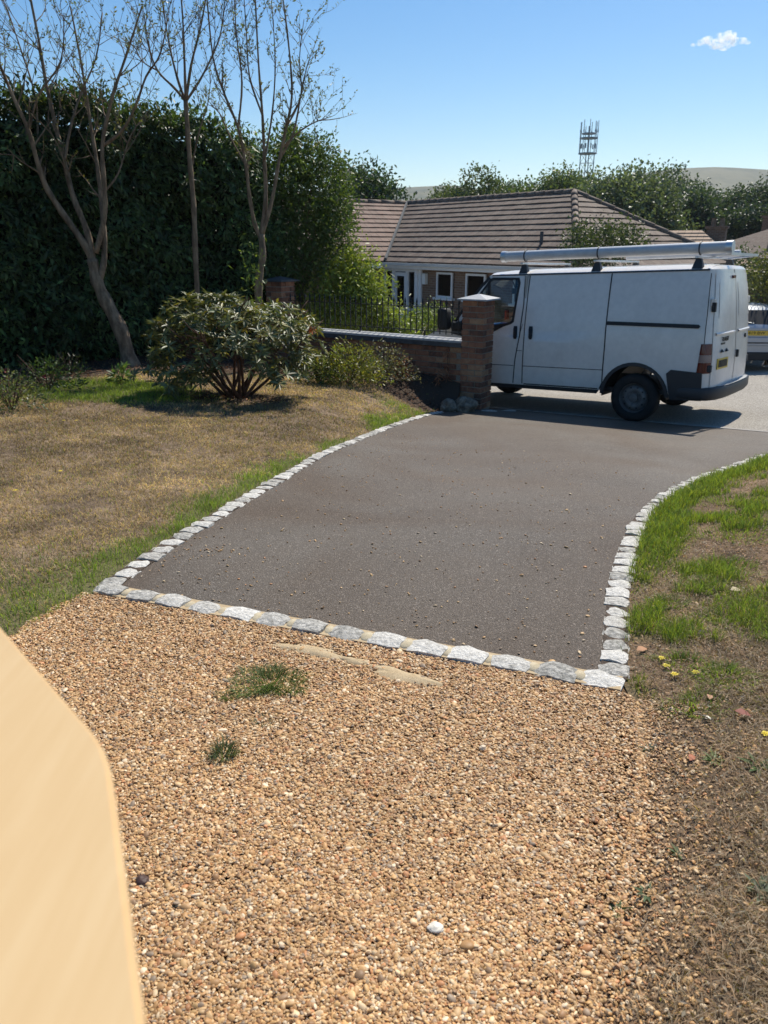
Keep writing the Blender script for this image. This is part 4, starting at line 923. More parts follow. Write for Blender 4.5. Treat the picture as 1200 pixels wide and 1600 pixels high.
for k in range(9):
    a = 2*math.pi*k/9; r_ = 1.52
    o = MB().tube([(r_*math.cos(a),r_*math.sin(a),zb2-.1),(r_*math.cos(a),r_*math.sin(a),zt+random.uniform(.2,1.0))], .06, 5).box((r_*math.cos(a)-.08,r_*math.sin(a)-.07,zm+.9),(r_*math.cos(a)+.08,r_*math.sin(a)+.07,zt-.6)).build('antenna', M['galv'], mast)
    MB().box((1.3*math.cos(a+.3)-.09,1.3*math.sin(a+.3)-.07,zb2+.8), (1.3*math.cos(a+.3)+.09,1.3*math.sin(a+.3)+.07,zm-.9)).build('antenna_panel', M['galv'], mast)

def top_at(px, py, D): p = at(px, py, D); return p.x, p.z
HP = [(-900,300),(0,300),(500,300),(560,298),(620,294),(680,291),(720,289),(760,300),(820,305),(900,296),(960,284),(1010,270),(1060,264),(1120,262),(1200,265),(1400,276),(2200,310)]
xs_ = np.linspace(-2400, 3400, 160); D_ = 1500.
hx = [top_at(a, b_, D_)[0] for a, b_ in HP]; hz = [top_at(a, b_, D_)[1] for a, b_ in HP]
rows = []
for f, yy in ((0,700),(.12,850),(.35,1050),(.62,1250),(.85,1400),(1,1500),(.98,1650),(.7,1900),(0,2600)):
    zz = np.interp(xs_, hx, hz)*f
    zz = zz*(1+.06*(fbm(xs_, xs_*0+yy, .004, 8)-.5)) - (3 if f == 0 else 0)
    rows.append([(x*yy/1500, yy, z) for x, z in zip(xs_, zz)])
hl = MB().grid(rows, flip=True).build('hills', noisy('dry downland', [(.36,(.035,.045,.020)),(.46,(.095,.092,.045)),(.62,(.15,.135,.07)),(.8,(.115,.105,.055))], scale=.016, detail=7, rough=.95, stretch=(1,.5,1)), smooth=True); hl['kind'] = 'structure'
if hl.data.polygons[0].normal.z < 0: hl.data.flip_normals()
# hedgerow scrub and the pale track are in the grass pattern

# ------------------------------------------------------------------ foliage tools
def unit(v): return v/np.maximum(np.linalg.norm(v, axis=1, keepdims=True), 1e-9)
def leaf_arrays(P, D, Nn, L, W, fold=.25, curl=0.0):
    D = unit(D); S = unit(np.cross(D, Nn)); U = np.cross(S, D); n = len(P); L = np.broadcast_to(L, n)[:,None]; W = np.broadcast_to(W, n)[:,None]
    mid = P+D*L*.48
    V = np.stack([P, mid+S*W*.5+U*W*fold, P+D*L-U*L*curl, mid-S*W*.5+U*W*fold], 1).reshape(-1, 3)
    i = np.arange(n)*4; T = np.stack([i, i+1, i+2, i, i+2, i+3], 1).reshape(-1, 3); return V, T
def leaf_obj(name, P, D, Nn, L, W, col, mat, parent=None, fold=.25, curl=0.0, kind='stuff'):
    V, T = leaf_arrays(P, D, Nn, L, W, fold, curl)
    if parent is not None: V = V-np.array(parent.location)
    o = link(name, np_mesh(name, V, T, np.repeat(col, 4, axis=0)), mat, parent)
    if kind: o['kind'] = kind
    return o
def rand_dirs(n, up=0.0):
    v = rng.normal(size=(n, 3)); v[:,2] += up; return unit(v)
def tone(n, base, var=.35, warm=.12):
    b = np.array(base)[None,:]*(1+var*(rng.random((n,1))*2-1)); b = b*(1+warm*(rng.random((n,1))*2-1)*np.array([[1,.2,-.5]])); return np.clip(b, .002, 1)
def blobs_points(blobs, n, shell=.35, cluster=0.0, per=1):
    """points near the surface of a set of ellipsoids (c, r)"""
    Cc = np.array([b_[0] for b_ in blobs], float); Rr = np.array([b_[1] for b_ in blobs], float)
    wgt = (Rr.prod(1))**(2/3); wgt /= wgt.sum(); m = max(1, n//per); k = rng.choice(len(blobs), m, p=wgt)
    d = rand_dirs(m); r = 1-shell*rng.random(m)**1.5; p = Cc[k]+d*Rr[k]*r[:,None]; nrm = unit(d/Rr[k])
    if per > 1:
        p = np.repeat(p, per, 0)+rng.normal(size=(m*per,3))*cluster; nrm = np.repeat(nrm, per, 0)
    return p, nrm
def make_blobs(c, r, n, rs, seed, flat=1.0):
    g_ = np.random.default_rng(seed); out = [(np.array(c), np.array(r)*.72)]
    for k in range(n):
        d = g_.normal(size=3); d /= np.linalg.norm(d); d[2] = abs(d[2])*1.0-.25 if g_.random() < .8 else d[2]
        s_ = g_.uniform(*rs); out.append((np.array(c)+d*np.array(r)*g_.uniform(.62,.86), np.array(r).mean()*s_*np.array([1,1,flat*g_.uniform(.75,1.05)])))
    return out
def leafy_tree(name, base, blobs, n, size, base_col, label, cat='tree', group=None, mat='leaf', trunk_r=.2, per=5, asp=.5, core=None, up=.2):
    base = Vector(base); e = empty(name, base, 0, label, cat, group); top = Vector(blobs[0][0])
    lm = MB(); lm.tube([Vector((0,0,-.3)), (top-base)*.35+Vector((.05,0,0)), (top-base)*.75], [trunk_r, trunk_r*.75, trunk_r*.4], 8)
    for b_ in blobs[1:10]:
        q = (top-base)*random.uniform(.35,.65); lm.tube([q, (q+(Vector(b_[0])-base))*.5+Vector((0,0,.1)), Vector(b_[0])-base], [trunk_r*.35, trunk_r*.22, trunk_r*.08], 5)
    lm.build('trunk', M['bark'], e, smooth=True)
    p, nr = blobs_points(blobs, n, .6, size*1.3, per); m = len(p)
    col = tone(m, base_col)*(.75+.5*fbm(p[:,0]*1.0+p[:,2], p[:,1]+p[:,2]*.7, .9/size*.12, 3))[:,None]
    leaf_obj('crown', p, unit(nr*.6+rand_dirs(m)+np.array([0,0,-.25])), unit(nr*.7+rand_dirs(m, up)*.9), size*(.6+.8*rng.random(m)), size*asp*(.7+.6*rng.random(m)), col, M[mat], e)
    return e

# far trees behind the bungalow, one by one
FT = [ # px, py(top), Y, half-width m, half-height m, colour
 (745,272,70,4.0,4.2,(.060,.075,.030)), (795,262,74,4.2,4.8,(.055,.075,.028)), (842,255,72,4.0,5.0,(.060,.085,.030)), (885,256,70,3.8,4.8,(.075,.095,.035)),
 (965,243,60,4.4,5.6,(.085,.105,.060)), (1015,262,62,3.6,5.0,(.080,.100,.055)), (1058,276,80,4.2,5.6,(.042,.060,.032)), (1105,268,82,4.8,6.2,(.040,.058,.032)),
 (1155,266,80,4.8,6.4,(.038,.056,.032)), (1205,268,78,4.8,6.2,(.040,.058,.030)), (1250,282,78,4.4,5.6,(.034,.052,.027)), (925,270,78,3.4,4.0,(.050,.070,.030)), (1085,300,66,3.2,4.4,(.036,.052,.030)), (1180,300,64,3.6,4.6,(.034,.050,.028)), (1035,300,76,3.2,4.0,(.05,.068,.035)), (708,294,78,3.2,3.0,(.055,.07,.03))]
FL = ['olive brown tree leftmost of the far row above the bungalow ridge', 'rounded dark green tree second from the left above the ridge', 'broad mid green tree left of the mast', 'yellow green tree just below the radio mast', 'tallest pale grey green tree right of the mast',
 'pale green tree right of the tallest one, before the hill', 'dark tree at the left of the dark wood on the right', 'tall dark tree behind the bungalow hip on the right', 'tall dark tree above the van rear doors', 'dark tree at the right edge of the picture above the chimneys', 'dark tree just outside the right edge beyond the chimneys', 'small green tree right beside the mast foot',
 'low dark tree filling the gap behind the tan roof', 'low dark tree behind the far chimneys', 'small tree between the pale and the dark far trees', 'small low tree beside the left hill gap']
for k, (px, py, Y, hw_, hh, colr) in enumerate(FT):
    t_ = at(px, py, Y); c = (t_.x, Y, t_.z-hh)
    bl = make_blobs(c, (hw_, hw_*.9, hh), 18, (.30,.5), 100+k)
    leafy_tree('far_tree', (t_.x, Y, -2.0), bl, 20000, .26, tuple(v*1.55 for v in colr), FL[k], group='trees beyond the bungalow', trunk_r=.35, per=6, asp=.7)
# tree behind the left wing
c = at(575, 255, 44); leafy_tree('leafy_tree', (c.x, 44, -1.6), make_blobs((c.x, 44, c.z-2.6), (2.3,2.2,2.7), 14, (.3,.5), 61), 9000, .22, (.045,.075,.030), 'bushy tree rising behind the bungalow left wing', trunk_r=.25, per=6, asp=.6)
# small tree in front of the bungalow, above the van roof
c = at(940, 345, 19); leafy_tree('small_tree', (c.x, 19, -1.2), make_blobs((c.x, 19, c.z-.75), (1.05,1.0,.95), 12, (.3,.5), 62), 4200, .085, (.065,.085,.035), 'small round tree between the van roof and the bungalow', trunk_r=.07, per=5)
# bush and fence at the right edge
c = at(1196, 400, 17.5); leafy_tree('garden_bush', (c.x+.35, 17.5, -1.2), make_blobs((c.x+.45, 17.5, c.z-.6), (.95,.9,1.0), 10, (.3,.5), 63), 3600, .085, (.13,.135,.045), 'olive green bush above the fence at the right edge', trunk_r=.05, per=5)
c = at(1160, 400, 34); leafy_tree('garden_hedge', (c.x, 34, -1.4), make_blobs((c.x, 34, c.z-.7), (2.2,.9,1.0), 10, (.35,.5), 64), 3600, .12, (.05,.085,.03), 'low green hedge between the van roof rack and the far house', 'hedge', trunk_r=.06, per=5)
fc = empty('board_fence', (at(1185, 470, 18.6).x-.6, 18.6, -1.1), R(-3), 'brown board fence behind the silver car at the right edge', 'fence')
zt = at(1190, 449, 18.6).z+1.1
for k in range(24):
    MB().box((k*.145-.2,-.01+.012*(k % 2),-.2), (k*.145-.065,.012+.012*(k % 2),zt+random.uniform(-.01,.01))).build('board', M['fence_wood'], fc)
MB().box((-.2,.03,zt-.3), (3.3,.08,zt-.22)).build('fence_rail', M['fence_wood'], fc); MB().box((-.22,-.03,zt+.012), (3.3,.05,zt+.05)).build('capping', M['fence_wood'], fc)

# ------------------------------------------------------------------ hedge along the left
H0 = np.array([-8.2, 7.9]); H1 = np.array([-1.75, 14.1]); hd = (H1-H0)/np.linalg.norm(H1-H0); hln = np.linalg.norm(H1-H0); hf = np.array([hd[1], -hd[0]])
hedge = empty('laurel_hedge', (H0[0], H0[1], -.3), 0, 'tall dark clipped evergreen hedge along the left side of the lawn', 'hedge')
n = 52000
s_ = rng.random(n)*hln; topz = 3.45+.22*(fbm(s_, s_*0, .9, 4)-.5)*2+.12*(fbm(s_, s_*0, 4, 6)-.5)*2-.25*sstep(6.6, 8.9, s_)
isT = rng.random(n) < .22
zz = np.where(isT, topz-.05+.12*rng.normal(size=n), -.25+(topz+.25)*rng.random(n)**.9)
dep = np.where(isT, .05+1.3*rng.random(n), np.abs(rng.normal(size=n))*.13)
bul = .42*(fbm(s_*1.0, zz*1.3+5, 1.1, 12)-.5)*2+.22*(fbm(s_, zz+9, 4.5, 13)-.5)*2 - .30*(1-sstep(-.2,.7,zz)) - .25*sstep(2.9,3.5,zz)*(~isT)
P = np.c_[H0[0]+hd[0]*s_+hf[0]*(bul-dep), H0[1]+hd[1]*s_+hf[1]*(bul-dep), zz]
out = np.where(isT[:,None], np.array([[0,0,1.]]), np.array([[hf[0], hf[1], .25]]))
D = unit(out*.45+rand_dirs(n)*.8+np.array([0,0,-.55])*(~isT)[:,None]); Nn = unit(out+rand_dirs(n)*.7+np.array([0,0,.5]))
col = tone(n, (.068,.105,.036), .55)*(.40+1.2*fbm(s_, zz, 1.6, 88))[:,None]*np.where(rng.random(n) < .06, 2.3, 1.0)[:,None]
leaf_obj('foliage', P, D, Nn, .075+.075*rng.random(n), .030+.026*rng.random(n), col, M['leaf_gloss'], hedge, .15, .12)
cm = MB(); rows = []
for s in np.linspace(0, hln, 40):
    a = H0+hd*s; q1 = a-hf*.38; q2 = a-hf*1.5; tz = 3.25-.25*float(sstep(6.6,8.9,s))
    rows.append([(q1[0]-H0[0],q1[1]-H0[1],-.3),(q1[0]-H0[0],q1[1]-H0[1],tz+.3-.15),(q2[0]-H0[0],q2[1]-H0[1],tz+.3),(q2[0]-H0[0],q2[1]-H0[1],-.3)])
cm.grid(rows).build('dark_core', noisy('dark hedge core', [(.35,(.006,.008,.004)),(.65,(.016,.02,.009))], scale=14, rough=1, bump=1, bscale=18, bdist=.1), hedge)  # added dark sheet within the leaves, blocks the view through the hedge
# conifer tip poking above the hedge
c = at(452, 192, 15.5); e = empty('conifer', (c.x, 15.5, -.4), 0, 'dark pointed conifer tip rising at the end of the hedge', 'tree')
MB().tube([(0,0,0),(0,0,c.z+.3)], [.12,.02], 6).build('trunk', M['bark'], e)
n = 5200; h = rng.random(n)**.7*2.6; q = rng.random(n)*2*np.pi; r_ = (h/2.6)*.95*np.sqrt(rng.random(n))*(.7+.5*vnoise(q*2, h*3, 1.5, 9)); P = np.c_[c.x+r_*np.cos(q), 15.5+r_*np.sin(q), c.z-h]
leaf_obj('crown', P, np.c_[np.cos(q), np.sin(q), .3+.3*rng.random(n)], rand_dirs(n, .6), .10+.08*rng.random(n), .022, tone(n, (.022,.035,.016)), M['leaf'], e)
# dense shrub tree at the hedge end and the sunlit shrubs behind the railing
def at3(px, py, Y): p = at(px, py, Y); return (p.x, p.y, p.z)
bl = [(at3(470,330,14.6),(.95,.8,1.35)), (at3(440,270,14.8),(.7,.6,.75)), (at3(505,300,14.9),(.55,.55,.8)), (at3(520,370,14.7),(.42,.45,.6)), (at3(455,400,14.4),(.75,.6,.7)), (at3(490,255,14.9),(.45,.45,.42)), (at3(425,350,14.5),(.6,.5,.9)), (at3(525,330,15.0),(.35,.4,.4))]
leafy_tree('shrub_tree', (at(465,480,14.6).x, 14.6, -.5), bl, 19000, .075, (.085,.12,.032), 'dense green shrub tree at the end of the dark hedge', trunk_r=.10, per=5, asp=.45)
bl = [(at3(548,430,14.3),(.45,.42,.45)), (at3(575,455,14.1),(.35,.35,.42)), (at3(520,470,14.2),(.42,.4,.5)), (at3(560,490,14.0),(.55,.4,.4)), (at3(600,500,14.2),(.35,.35,.35)), (at3(555,408,14.4),(.22,.22,.22)), (at3(500,500,14.2),(.4,.35,.4))]
leafy_tree('garden_shrub', (at(555,560,14.2).x, 14.2, -.7), bl, 9000, .085, (.24,.28,.055), 'bright yellow green sunlit shrub behind the railing', 'shrub', trunk_r=.04, per=4, asp=.42)
bl = [(at3(634,516,14.2),(.24,.25,.17)), (at3(612,522,14.0),(.28,.25,.16)), (at3(672,500,17.5),(.42,.4,.34)), (at3(655,505,17.0),(.3,.3,.28))]
leafy_tree('low_shrub', (at(655,545,14.8).x, 14.8, -.9), bl, 2600, .07, (.14,.18,.035), 'low light green shrub behind the railing in front of the van bonnet', 'shrub', trunk_r=.025, per=4)

# ------------------------------------------------------------------ three sparse small-leaved trees on the left
def sparse_tree(name, label, limbs, Y0, twigs, seed, leaf_n=5, leaf_col=(.17,.17,.06), top_bias=.35, tw_len=(.35,.95)):
    """limbs: list of (pixel path, radius at start, radius at end, depth drift)"""
    g_ = random.Random(seed); b0 = at(*limbs[0][0][0], Y0); gz = float(lawn_left_z(np.array([b0.x]), np.array([Y0]))[0])
    e = empty(name, (b0.x, Y0, gz-.05), 0, label, 'tree', 'sparse small leaved trees by the hedge'); O = Vector(e.location)
    wood = MB(); tw = MB(); LP, LD = [], []
    def spline(pts):
        out = []
        for k in range(len(pts)-1):
            p0, p1, p2, p3 = pts[max(k-1,0)], pts[k], pts[k+1], pts[min(k+2,len(pts)-1)]
            for f in (0,.25,.5,.75): out.append(.5*((2*p1)+(p2-p0)*f+(2*p0-5*p1+4*p2-p3)*f*f+(3*p1-p0-3*p2+p3)*f**3))
        return out+[pts[-1]]
    def twig(p, d, L_, r, lvl):
        pts = [p]; dd = d.copy(); n_ = 5
        for k in range(n_):
            dd = (dd+Vector((g_.uniform(-.22,.22), g_.uniform(-.22,.22), g_.uniform(-.06,.22)))).normalized(); pts.append(pts[-1]+dd*L_/n_)
        tw.tube(pts, [r*(1-.75*k/n_) for k in range(n_+1)], 4, cap=False)
        if lvl > 0:
            for k in range(g_.randint(2,4)):
                j = g_.randint(1, n_); q = pts[j]; a = Vector((g_.gauss(0,1), g_.gauss(0,1), g_.gauss(.35,.7))).normalized()
                twig(q, (dd*.6+a*.8).normalized(), L_*g_.uniform(.3,.6), r*.6, lvl-1)
        for k in range(leaf_n if lvl == 0 else leaf_n//2):
            f = g_.uniform(.35,1.0); j = min(int(f*n_), n_-1); q = pts[j].lerp(pts[j+1], f*n_-j)
            LP.append(q); LD.append((dd+Vector((g_.gauss(0,.9), g_.gauss(0,.9), g_.gauss(.1,.7)))).normalized())
    paths = []
    for k, (pp, r0, r1, drift) in enumerate(limbs):
        m_ = len(pp); pts = [at(a, b_, Y0+drift*(j/(m_-1))**1.3) for j, (a, b_) in enumerate(pp)]
        if k == 0: pts[0].z = gz-.1
        sp_ = spline(pts); nn_ = len(sp_); rad = [.84*(r0+(r1-r0)*j/(nn_-1)) for j in range(nn_)]
        rad = [r*(1+.10*math.sin(j*1.7+k)) for j, r in enumerate(rad)]
        if k == 0: rad[0] *= 1.55; rad[1] *= 1.25
        wood.tube([q-O for q in sp_], rad, 9); paths.append((sp_, rad))
    for k in range(twigs):
        sp_, rad = paths[g_.randrange(1, len(paths))]; f = top_bias+(1-top_bias)*g_.random()**.75; j = int(f*(len(sp_)-1)); p = sp_[j]
        t_ = (sp_[min(j+1,len(sp_)-1)]-sp_[max(j-1,0)]).normalized(); a = Vector((g_.gauss(0,1), g_.gauss(0,1), g_.gauss(.3,.5))).normalized()
        twig(p-O, (t_*.75+a*.75).normalized(), g_.uniform(*tw_len)*(.6+.6*f), max(.004, rad[j]*.45), 1)
    wood.build('trunk', M['bark'], e, smooth=True); t2 = tw.build('twigs', M['bark'], e, smooth=True); t2['kind'] = 'stuff'
    P = np.array(LP)+np.array(O); D = np.array(LD); n_ = len(P)
    leaf_obj('crown', P, D, rand_dirs(n_, .5), .028+.030*rng.random(n_), .013+.011*rng.random(n_), tone(n_, leaf_col, .4, .3), M['leaf'], e)
    return e
L1 = [([(205,572),(190,520),(166,472),(151,438),(144,405)],.135,.085,0),
      ([(146,415),(132,382),(97,332),(72,292),(58,252),(45,205),(20,150),(-5,90)],.062,.018,-.5),
      ([(146,410),(136,362),(116,312),(101,256),(86,192),(72,130),(60,60),(40,-40)],.058,.014,.3),
      ([(154,445),(163,402),(161,345),(157,300),(150,245),(140,185),(128,105),(110,10)],.055,.012,.5),
      ([(150,395),(163,340),(163,290),(160,225),(176,150),(196,90),(222,10)],.048,.012,-.3),
      ([(161,228),(190,205),(212,165),(228,120),(250,85),(262,30)],.026,.008,-.6),
      ([(100,256),(110,200),(125,150),(150,90),(160,20)],.026,.008,.7), ([(72,292),(60,220),(55,150),(30,70),(10,10)],.024,.007,.5), ([(45,205),(60,150),(95,95),(100,20)],.02,.006,-.6), ([(163,300),(185,270),(205,210),(235,170)],.018,.005,.4)]
sparse_tree('sparse_tree', 'forked sparse tree leaning left of the grey leaved bush', L1, 11.3, 120, 3)
L2 = [([(306,470),(305,395),(303,330),(298,270),(293,205),(290,158)],.055,.038,0),
      ([(290,158),(272,137),(246,110),(232,70),(225,20)],.026,.007,-.4), ([(290,158),(277,122),(263,62),(250,-20)],.028,.008,.3), ([(291,156),(299,100),(314,40),(326,-30)],.028,.008,-.3),
      ([(291,158),(318,115),(344,55),(352,-10)],.024,.007,.5), ([(290,150),(288,90),(285,20),(280,-30)],.026,.008,.2), ([(298,270),(310,210),(325,160),(330,110)],.016,.005,.3), ([(246,110),(222,95),(205,60)],.014,.005,.2)]
sparse_tree('sparse_tree', 'thin single stemmed sparse tree in front of the hedge', L2, 12.6, 75, 8)
L3 = [([(400,500),(404,445),(410,402),(408,366)],.075,.055,0),
      ([(408,372),(398,350),(390,308),(384,258),(372,200),(352,150),(333,90),(322,-20)],.040,.010,-.4), ([(408,368),(415,312),(413,250),(410,180),(404,100),(398,-20)],.042,.010,.2),
      ([(410,366),(425,312),(436,250),(447,200),(456,150),(452,80),(440,-20)],.036,.010,-.2), ([(436,250),(458,208),(470,150),(478,110),(486,85)],.020,.006,.3), ([(440,232),(466,207),(490,192),(512,184)],.018,.006,-.4),
      ([(384,258),(360,215),(345,180),(330,165)],.018,.006,.4), ([(413,250),(425,180),(430,100),(425,10)],.020,.006,.5), ([(372,200),(378,130),(370,60),(365,-20)],.020,.006,-.3), ([(410,180),(390,120),(385,50),(380,-20)],.018,.006,.4), ([(447,200),(470,150),(468,90),(475,30)],.016,.005,.2)]
sparse_tree('sparse_tree', 'many branched upright sparse tree behind the grey leaved bush', L3, 11.9, 120, 12, tw_len=(.22,.58))

# ------------------------------------------------------------------ rhododendron bush on the lawn
bx, by = -1.80, 9.25; bz = float(lawn_left_z(np.array([bx]), np.array([by]))[0])
bush = empty('rhododendron_bush', (bx, by, bz), 0, 'wide bush with long pale grey green leaves on the lawn', 'bush')
stems = MB(); tips = []
g_ = random.Random(4)
for k in range(20):
    a = 2*math.pi*k/20+g_.uniform(-.2,.2); rr_ = g_.uniform(.25,.95); zt = g_.uniform(.62,1.12)-.28*max(0,rr_-.5)
    p0 = Vector((g_.uniform(-.10,.10), g_.uniform(-.10,.10), -.05)); p3 = Vector((rr_*math.cos(a)*1.02, rr_*math.sin(a)*.85, zt))
    p1 = p0+Vector((p3.x*.30, p3.y*.30, zt*.28)); p2 = p0+Vector((p3.x*.66, p3.y*.66, zt*.66+g_.uniform(-.05,.05)))
    stems.tube([p0,p1,p2,p3], [.024,.018,.012,.006], 6)
    for j in range(5):
        q = p2.lerp(p3, g_.random()); a2 = a+g_.uniform(-1,1); q2 = q+Vector((math.cos(a2)*.2, math.sin(a2)*.2, g_.uniform(.02,.2))); stems.tube([q, (q+q2)/2+Vector((0,0,-.02)), q2], [.008,.006,.004], 5)
stems.build('stems', M['bark_red'], bush, smooth=True)['kind'] = 'stuff'
# whorls of leaves over a flat-topped dome, some hanging low at the left and right
W_ = []
def dome(n):
    u = rng.random(n)*2*np.pi; v = rng.random(n)**.7; th = v*1.62
    lob = .72+.5*vnoise(np.cos(u)*1.6+3, np.sin(u)*1.6+th*1.2, 1.4, 6); x = .98*lob*np.sin(th)*np.cos(u); y = .82*lob*np.sin(th)*np.sin(u); z = .48+.72*np.maximum(np.cos(th),0)**.55*(.78+.42*vnoise(x, y, 3.2, 2))-.03; return np.c_[x, y, z]
T1 = dome(350); T2 = dome(150)*np.array([.82,.82,.86]); 
T3 = np.c_[-.55+.25*rng.normal(size=60), -.40+.22*rng.normal(size=60), .34+.12*rng.normal(size=60)]; T4 = np.c_[.70+.18*rng.normal(size=44), -.35+.25*rng.normal(size=44), .42+.08*rng.normal(size=44)]
Wp = np.r_[T1, T2, T3, T4]+np.array([bx,by,bz]); k9 = 9
cen = np.array([bx,by,bz+.25]); out = unit(Wp-cen); m_ = len(Wp); idx = np.repeat(np.arange(m_), k9); n = len(idx)
ph = np.tile(np.arange(k9)/k9*2*np.pi, m_)+np.repeat(rng.random(m_)*6, k9)
ax = unit(out*.42+np.array([.10,0,.85])+.25*rng.normal(size=(m_,3)))[idx]; sA = unit(np.cross(ax, np.array([[.3,.2,1.]]))); sB = np.cross(ax, sA)
lat = sA*np.cos(ph)[:,None]+sB*np.sin(ph)[:,None]
D = unit(lat+ax*(.25+.5*rng.random(n))[:,None]*rng.choice([1,1,-.6], n)[:,None]+np.array([0,0,-.22])); Nn = unit(ax+.2*rng.normal(size=(n,3)))
Lf = .085+.055*rng.random(n); Wf = Lf*(.24+.06*rng.random(n)); WQ = Wp[idx]
yel = (rng.random(n) < .22)
col = tone(n, (.135,.15,.062), .4)*np.where(yel, 1.6, 1.0)[:,None]*np.where(yel[:,None], np.array([[1.25,.95,.55]]), 1)
rmat = attr_mat('leathery leaf', rough=.46, transl=.2, spec=.42)
# the 240 nearest whorl leaves are pieces of their own
score = (Wp[idx][:,1])+.8*rng.random(n)-.6*(Wp[idx][:,2]-bz); order = np.argsort(score); own = order[:240]; rest = order[240:]
leaf_obj('foliage', WQ[rest], D[rest], Nn[rest], Lf[rest], Wf[rest], col[rest], rmat, bush, .18, .10)
lmesh = []
for k in range(6):
    me = np_mesh('leaf', *leaf_arrays(np.zeros((1,3)), np.array([[1.,0,0]]), np.array([[0,0,1.]]), np.array([1.0]), np.array([.27]), .18, .10), np.repeat(tone(1, (.145,.155,.065), .45), 4, 0)); me.materials.append(rmat); lmesh.append(me)
for j in own:
    o = link('leaf', lmesh[int(j) % 6], None, bush); d_ = Vector(D[j]); s = d_.cross(Vector(Nn[j])).normalized(); u_ = s.cross(d_)
    o.matrix_local = Matrix.Translation(Vector(WQ[j])-Vector((bx,by,bz))) @ (Matrix((d_, -s, u_)).transposed().to_4x4()) @ Matrix.Scale(float(Lf[j]), 4)
f_ = at(482, 515, 9.45); fl = MB()
for k in range(7):
    a = k*.9; fl.add([(0,0,0),(.03*math.cos(a),.03*math.sin(a),.02),(.04*math.cos(a+.4),.04*math.sin(a+.4),.0)], [(0,1,2)])
o = fl.build('orange_leaf_tip', plain('orange leaf', (.60,.13,.02), .5), bush); o.location = Vector((bx+.98, by-.25, bz+.82))-Vector((bx,by,bz)); o.rotation_euler = (R(60),0,0); o.scale = (1.4,1.4,1.4)

# ------------------------------------------------------------------ bed plants, rocks, dry stems
def small_plant(name, c, r, n, size, colr, label, cat='plant', mat='leaf', asp=.45, stems_=7, group=None, droop=-.1):
    e = empty(name, c, 0, label, cat, group); st = MB()
    for k in range(stems_):
        a = 2*math.pi*k/stems_; q = Vector((math.cos(a)*r[0]*.6, math.sin(a)*r[1]*.6, r[2]*random.uniform(.7,1.1))); st.tube([(0,0,-.03), q*.5+Vector((0,0,.02)), q], [.007,.005,.003], 4)
    st.build('stems', M['bark_red'], e)['kind'] = 'stuff'
    d = rand_dirs(n); d[:,2] = np.abs(d[:,2])*1.0-.1; rad = rng.random(n)**.4*(.75+.4*vnoise(d[:,0]*3, d[:,1]*3+d[:,2]*2, 1.3, int(r[0]*100)))
    P = np.array(c)+d*np.array(r)*rad[:,None]+np.array([0,0,r[2]*.12])
    leaf_obj('foliage', P, unit(d+rand_dirs(n)*.8+np.array([0,0,droop])), rand_dirs(n, .9), size*(.6+.8*rng.random(n)), size*asp*(.7+.6*rng.random(n)), tone(n, colr, .4, .25), M[mat], e)
    return e
def lz(x, y): return float(lawn_left_z(np.array([x]), np.array([y]))[0])
def lp(px, py):       # point of the left lawn seen at a pixel
    for Y in np.arange(3, 15, .02):
        p = at(px, py, Y)
        if p.z < lz(p.x, p.y): return (p.x, p.y, lz(p.x, p.y))
    return tuple(p)
c = lp(545, 600); small_plant('bed_plant', c, (.58,.36,.56), 1800, .055, (.22,.22,.05), 'yellow green leafy plant below the garden wall', 'shrub', stems_=12)
c = lp(502, 598); small_plant('bed_plant', c, (.34,.28,.42), 800, .055, (.10,.13,.04), 'dark green plant between the bush and the garden wall', 'shrub', stems_=9)
c = lp(600, 597); small_plant('bed_plant', c, (.48,.32,.56), 1500, .045, (.17,.155,.10), 'grey green dried plant with brown heads below the garden wall', 'shrub', stems_=12)
c = lp(630, 594); small_plant('dry_plant', c, (.15,.14,.42), 170, .06, (.24,.10,.045), 'brown withered plant right of the grey green one at the wall', 'plant', 'dry', stems_=8)
for px, py, h, lab in ((697,598,.50,'tall withered brown stem in the shade close to the gate pillar'), (684,602,.26,'short withered brown stem left of the tall one by the pillar')):
    c = Vector(lp(px, py)); e = empty('withered_stem', c, 0, lab, 'plant', 'withered stems by the pillar'); MB().tube([(0,0,-.02),(.02,0,h*.5),(.0,.01,h)], [.006,.005,.003], 5).build('stem', M['bark_red'], e)
    n = 34; zz = rng.random(n)*.9*h+.08*h; q = rng.random(n)*6.28; P = np.c_[c.x+0*zz, c.y+0*zz, c.z+zz]
    leaf_obj('foliage', P, np.c_[np.cos(q), np.sin(q), -.3-.6*rng.random(n)], rand_dirs(n,.6), .07+.06*rng.random(n), .022, tone(n, (.36,.17,.09), .4, .2), M['dry'], e)
def rock(name, c, r, seed, label):
    bm_ = bmesh.new(); bmesh.ops.create_icosphere(bm_, subdivisions=4, radius=1)
    g2 = np.random.default_rng(seed); ks = g2.normal(size=(6,3))*1.4; phs = g2.random(6)*6
    for v in bm_.verts:
        d = np.array(v.co); k = 1+.22*mnoise.noise(Vector(d)*1.3+Vector((seed,0,0)))+.10*mnoise.noise(Vector(d)*3.4+Vector((0,seed,0)))+.05*mnoise.noise(Vector(d)*8)-.10*sum(max(0, float(d@(ks[i_]/np.linalg.norm(ks[i_])))-.72) for i_ in range(6))*4; v.co = Vector((d[0]*r[0]*k, d[1]*r[1]*k, max(d[2],-.55)*r[2]*k))
    for f in bm_.faces: f.smooth = True
    me = bpy.data.meshes.new(name); bm_.to_mesh(me); bm_.free(); o = link(name, me, M['rock']); o.location = c; o.rotation_euler = (0,0,seed); tag(o, label, 'rock', 'rocks at the gate pillar'); return o
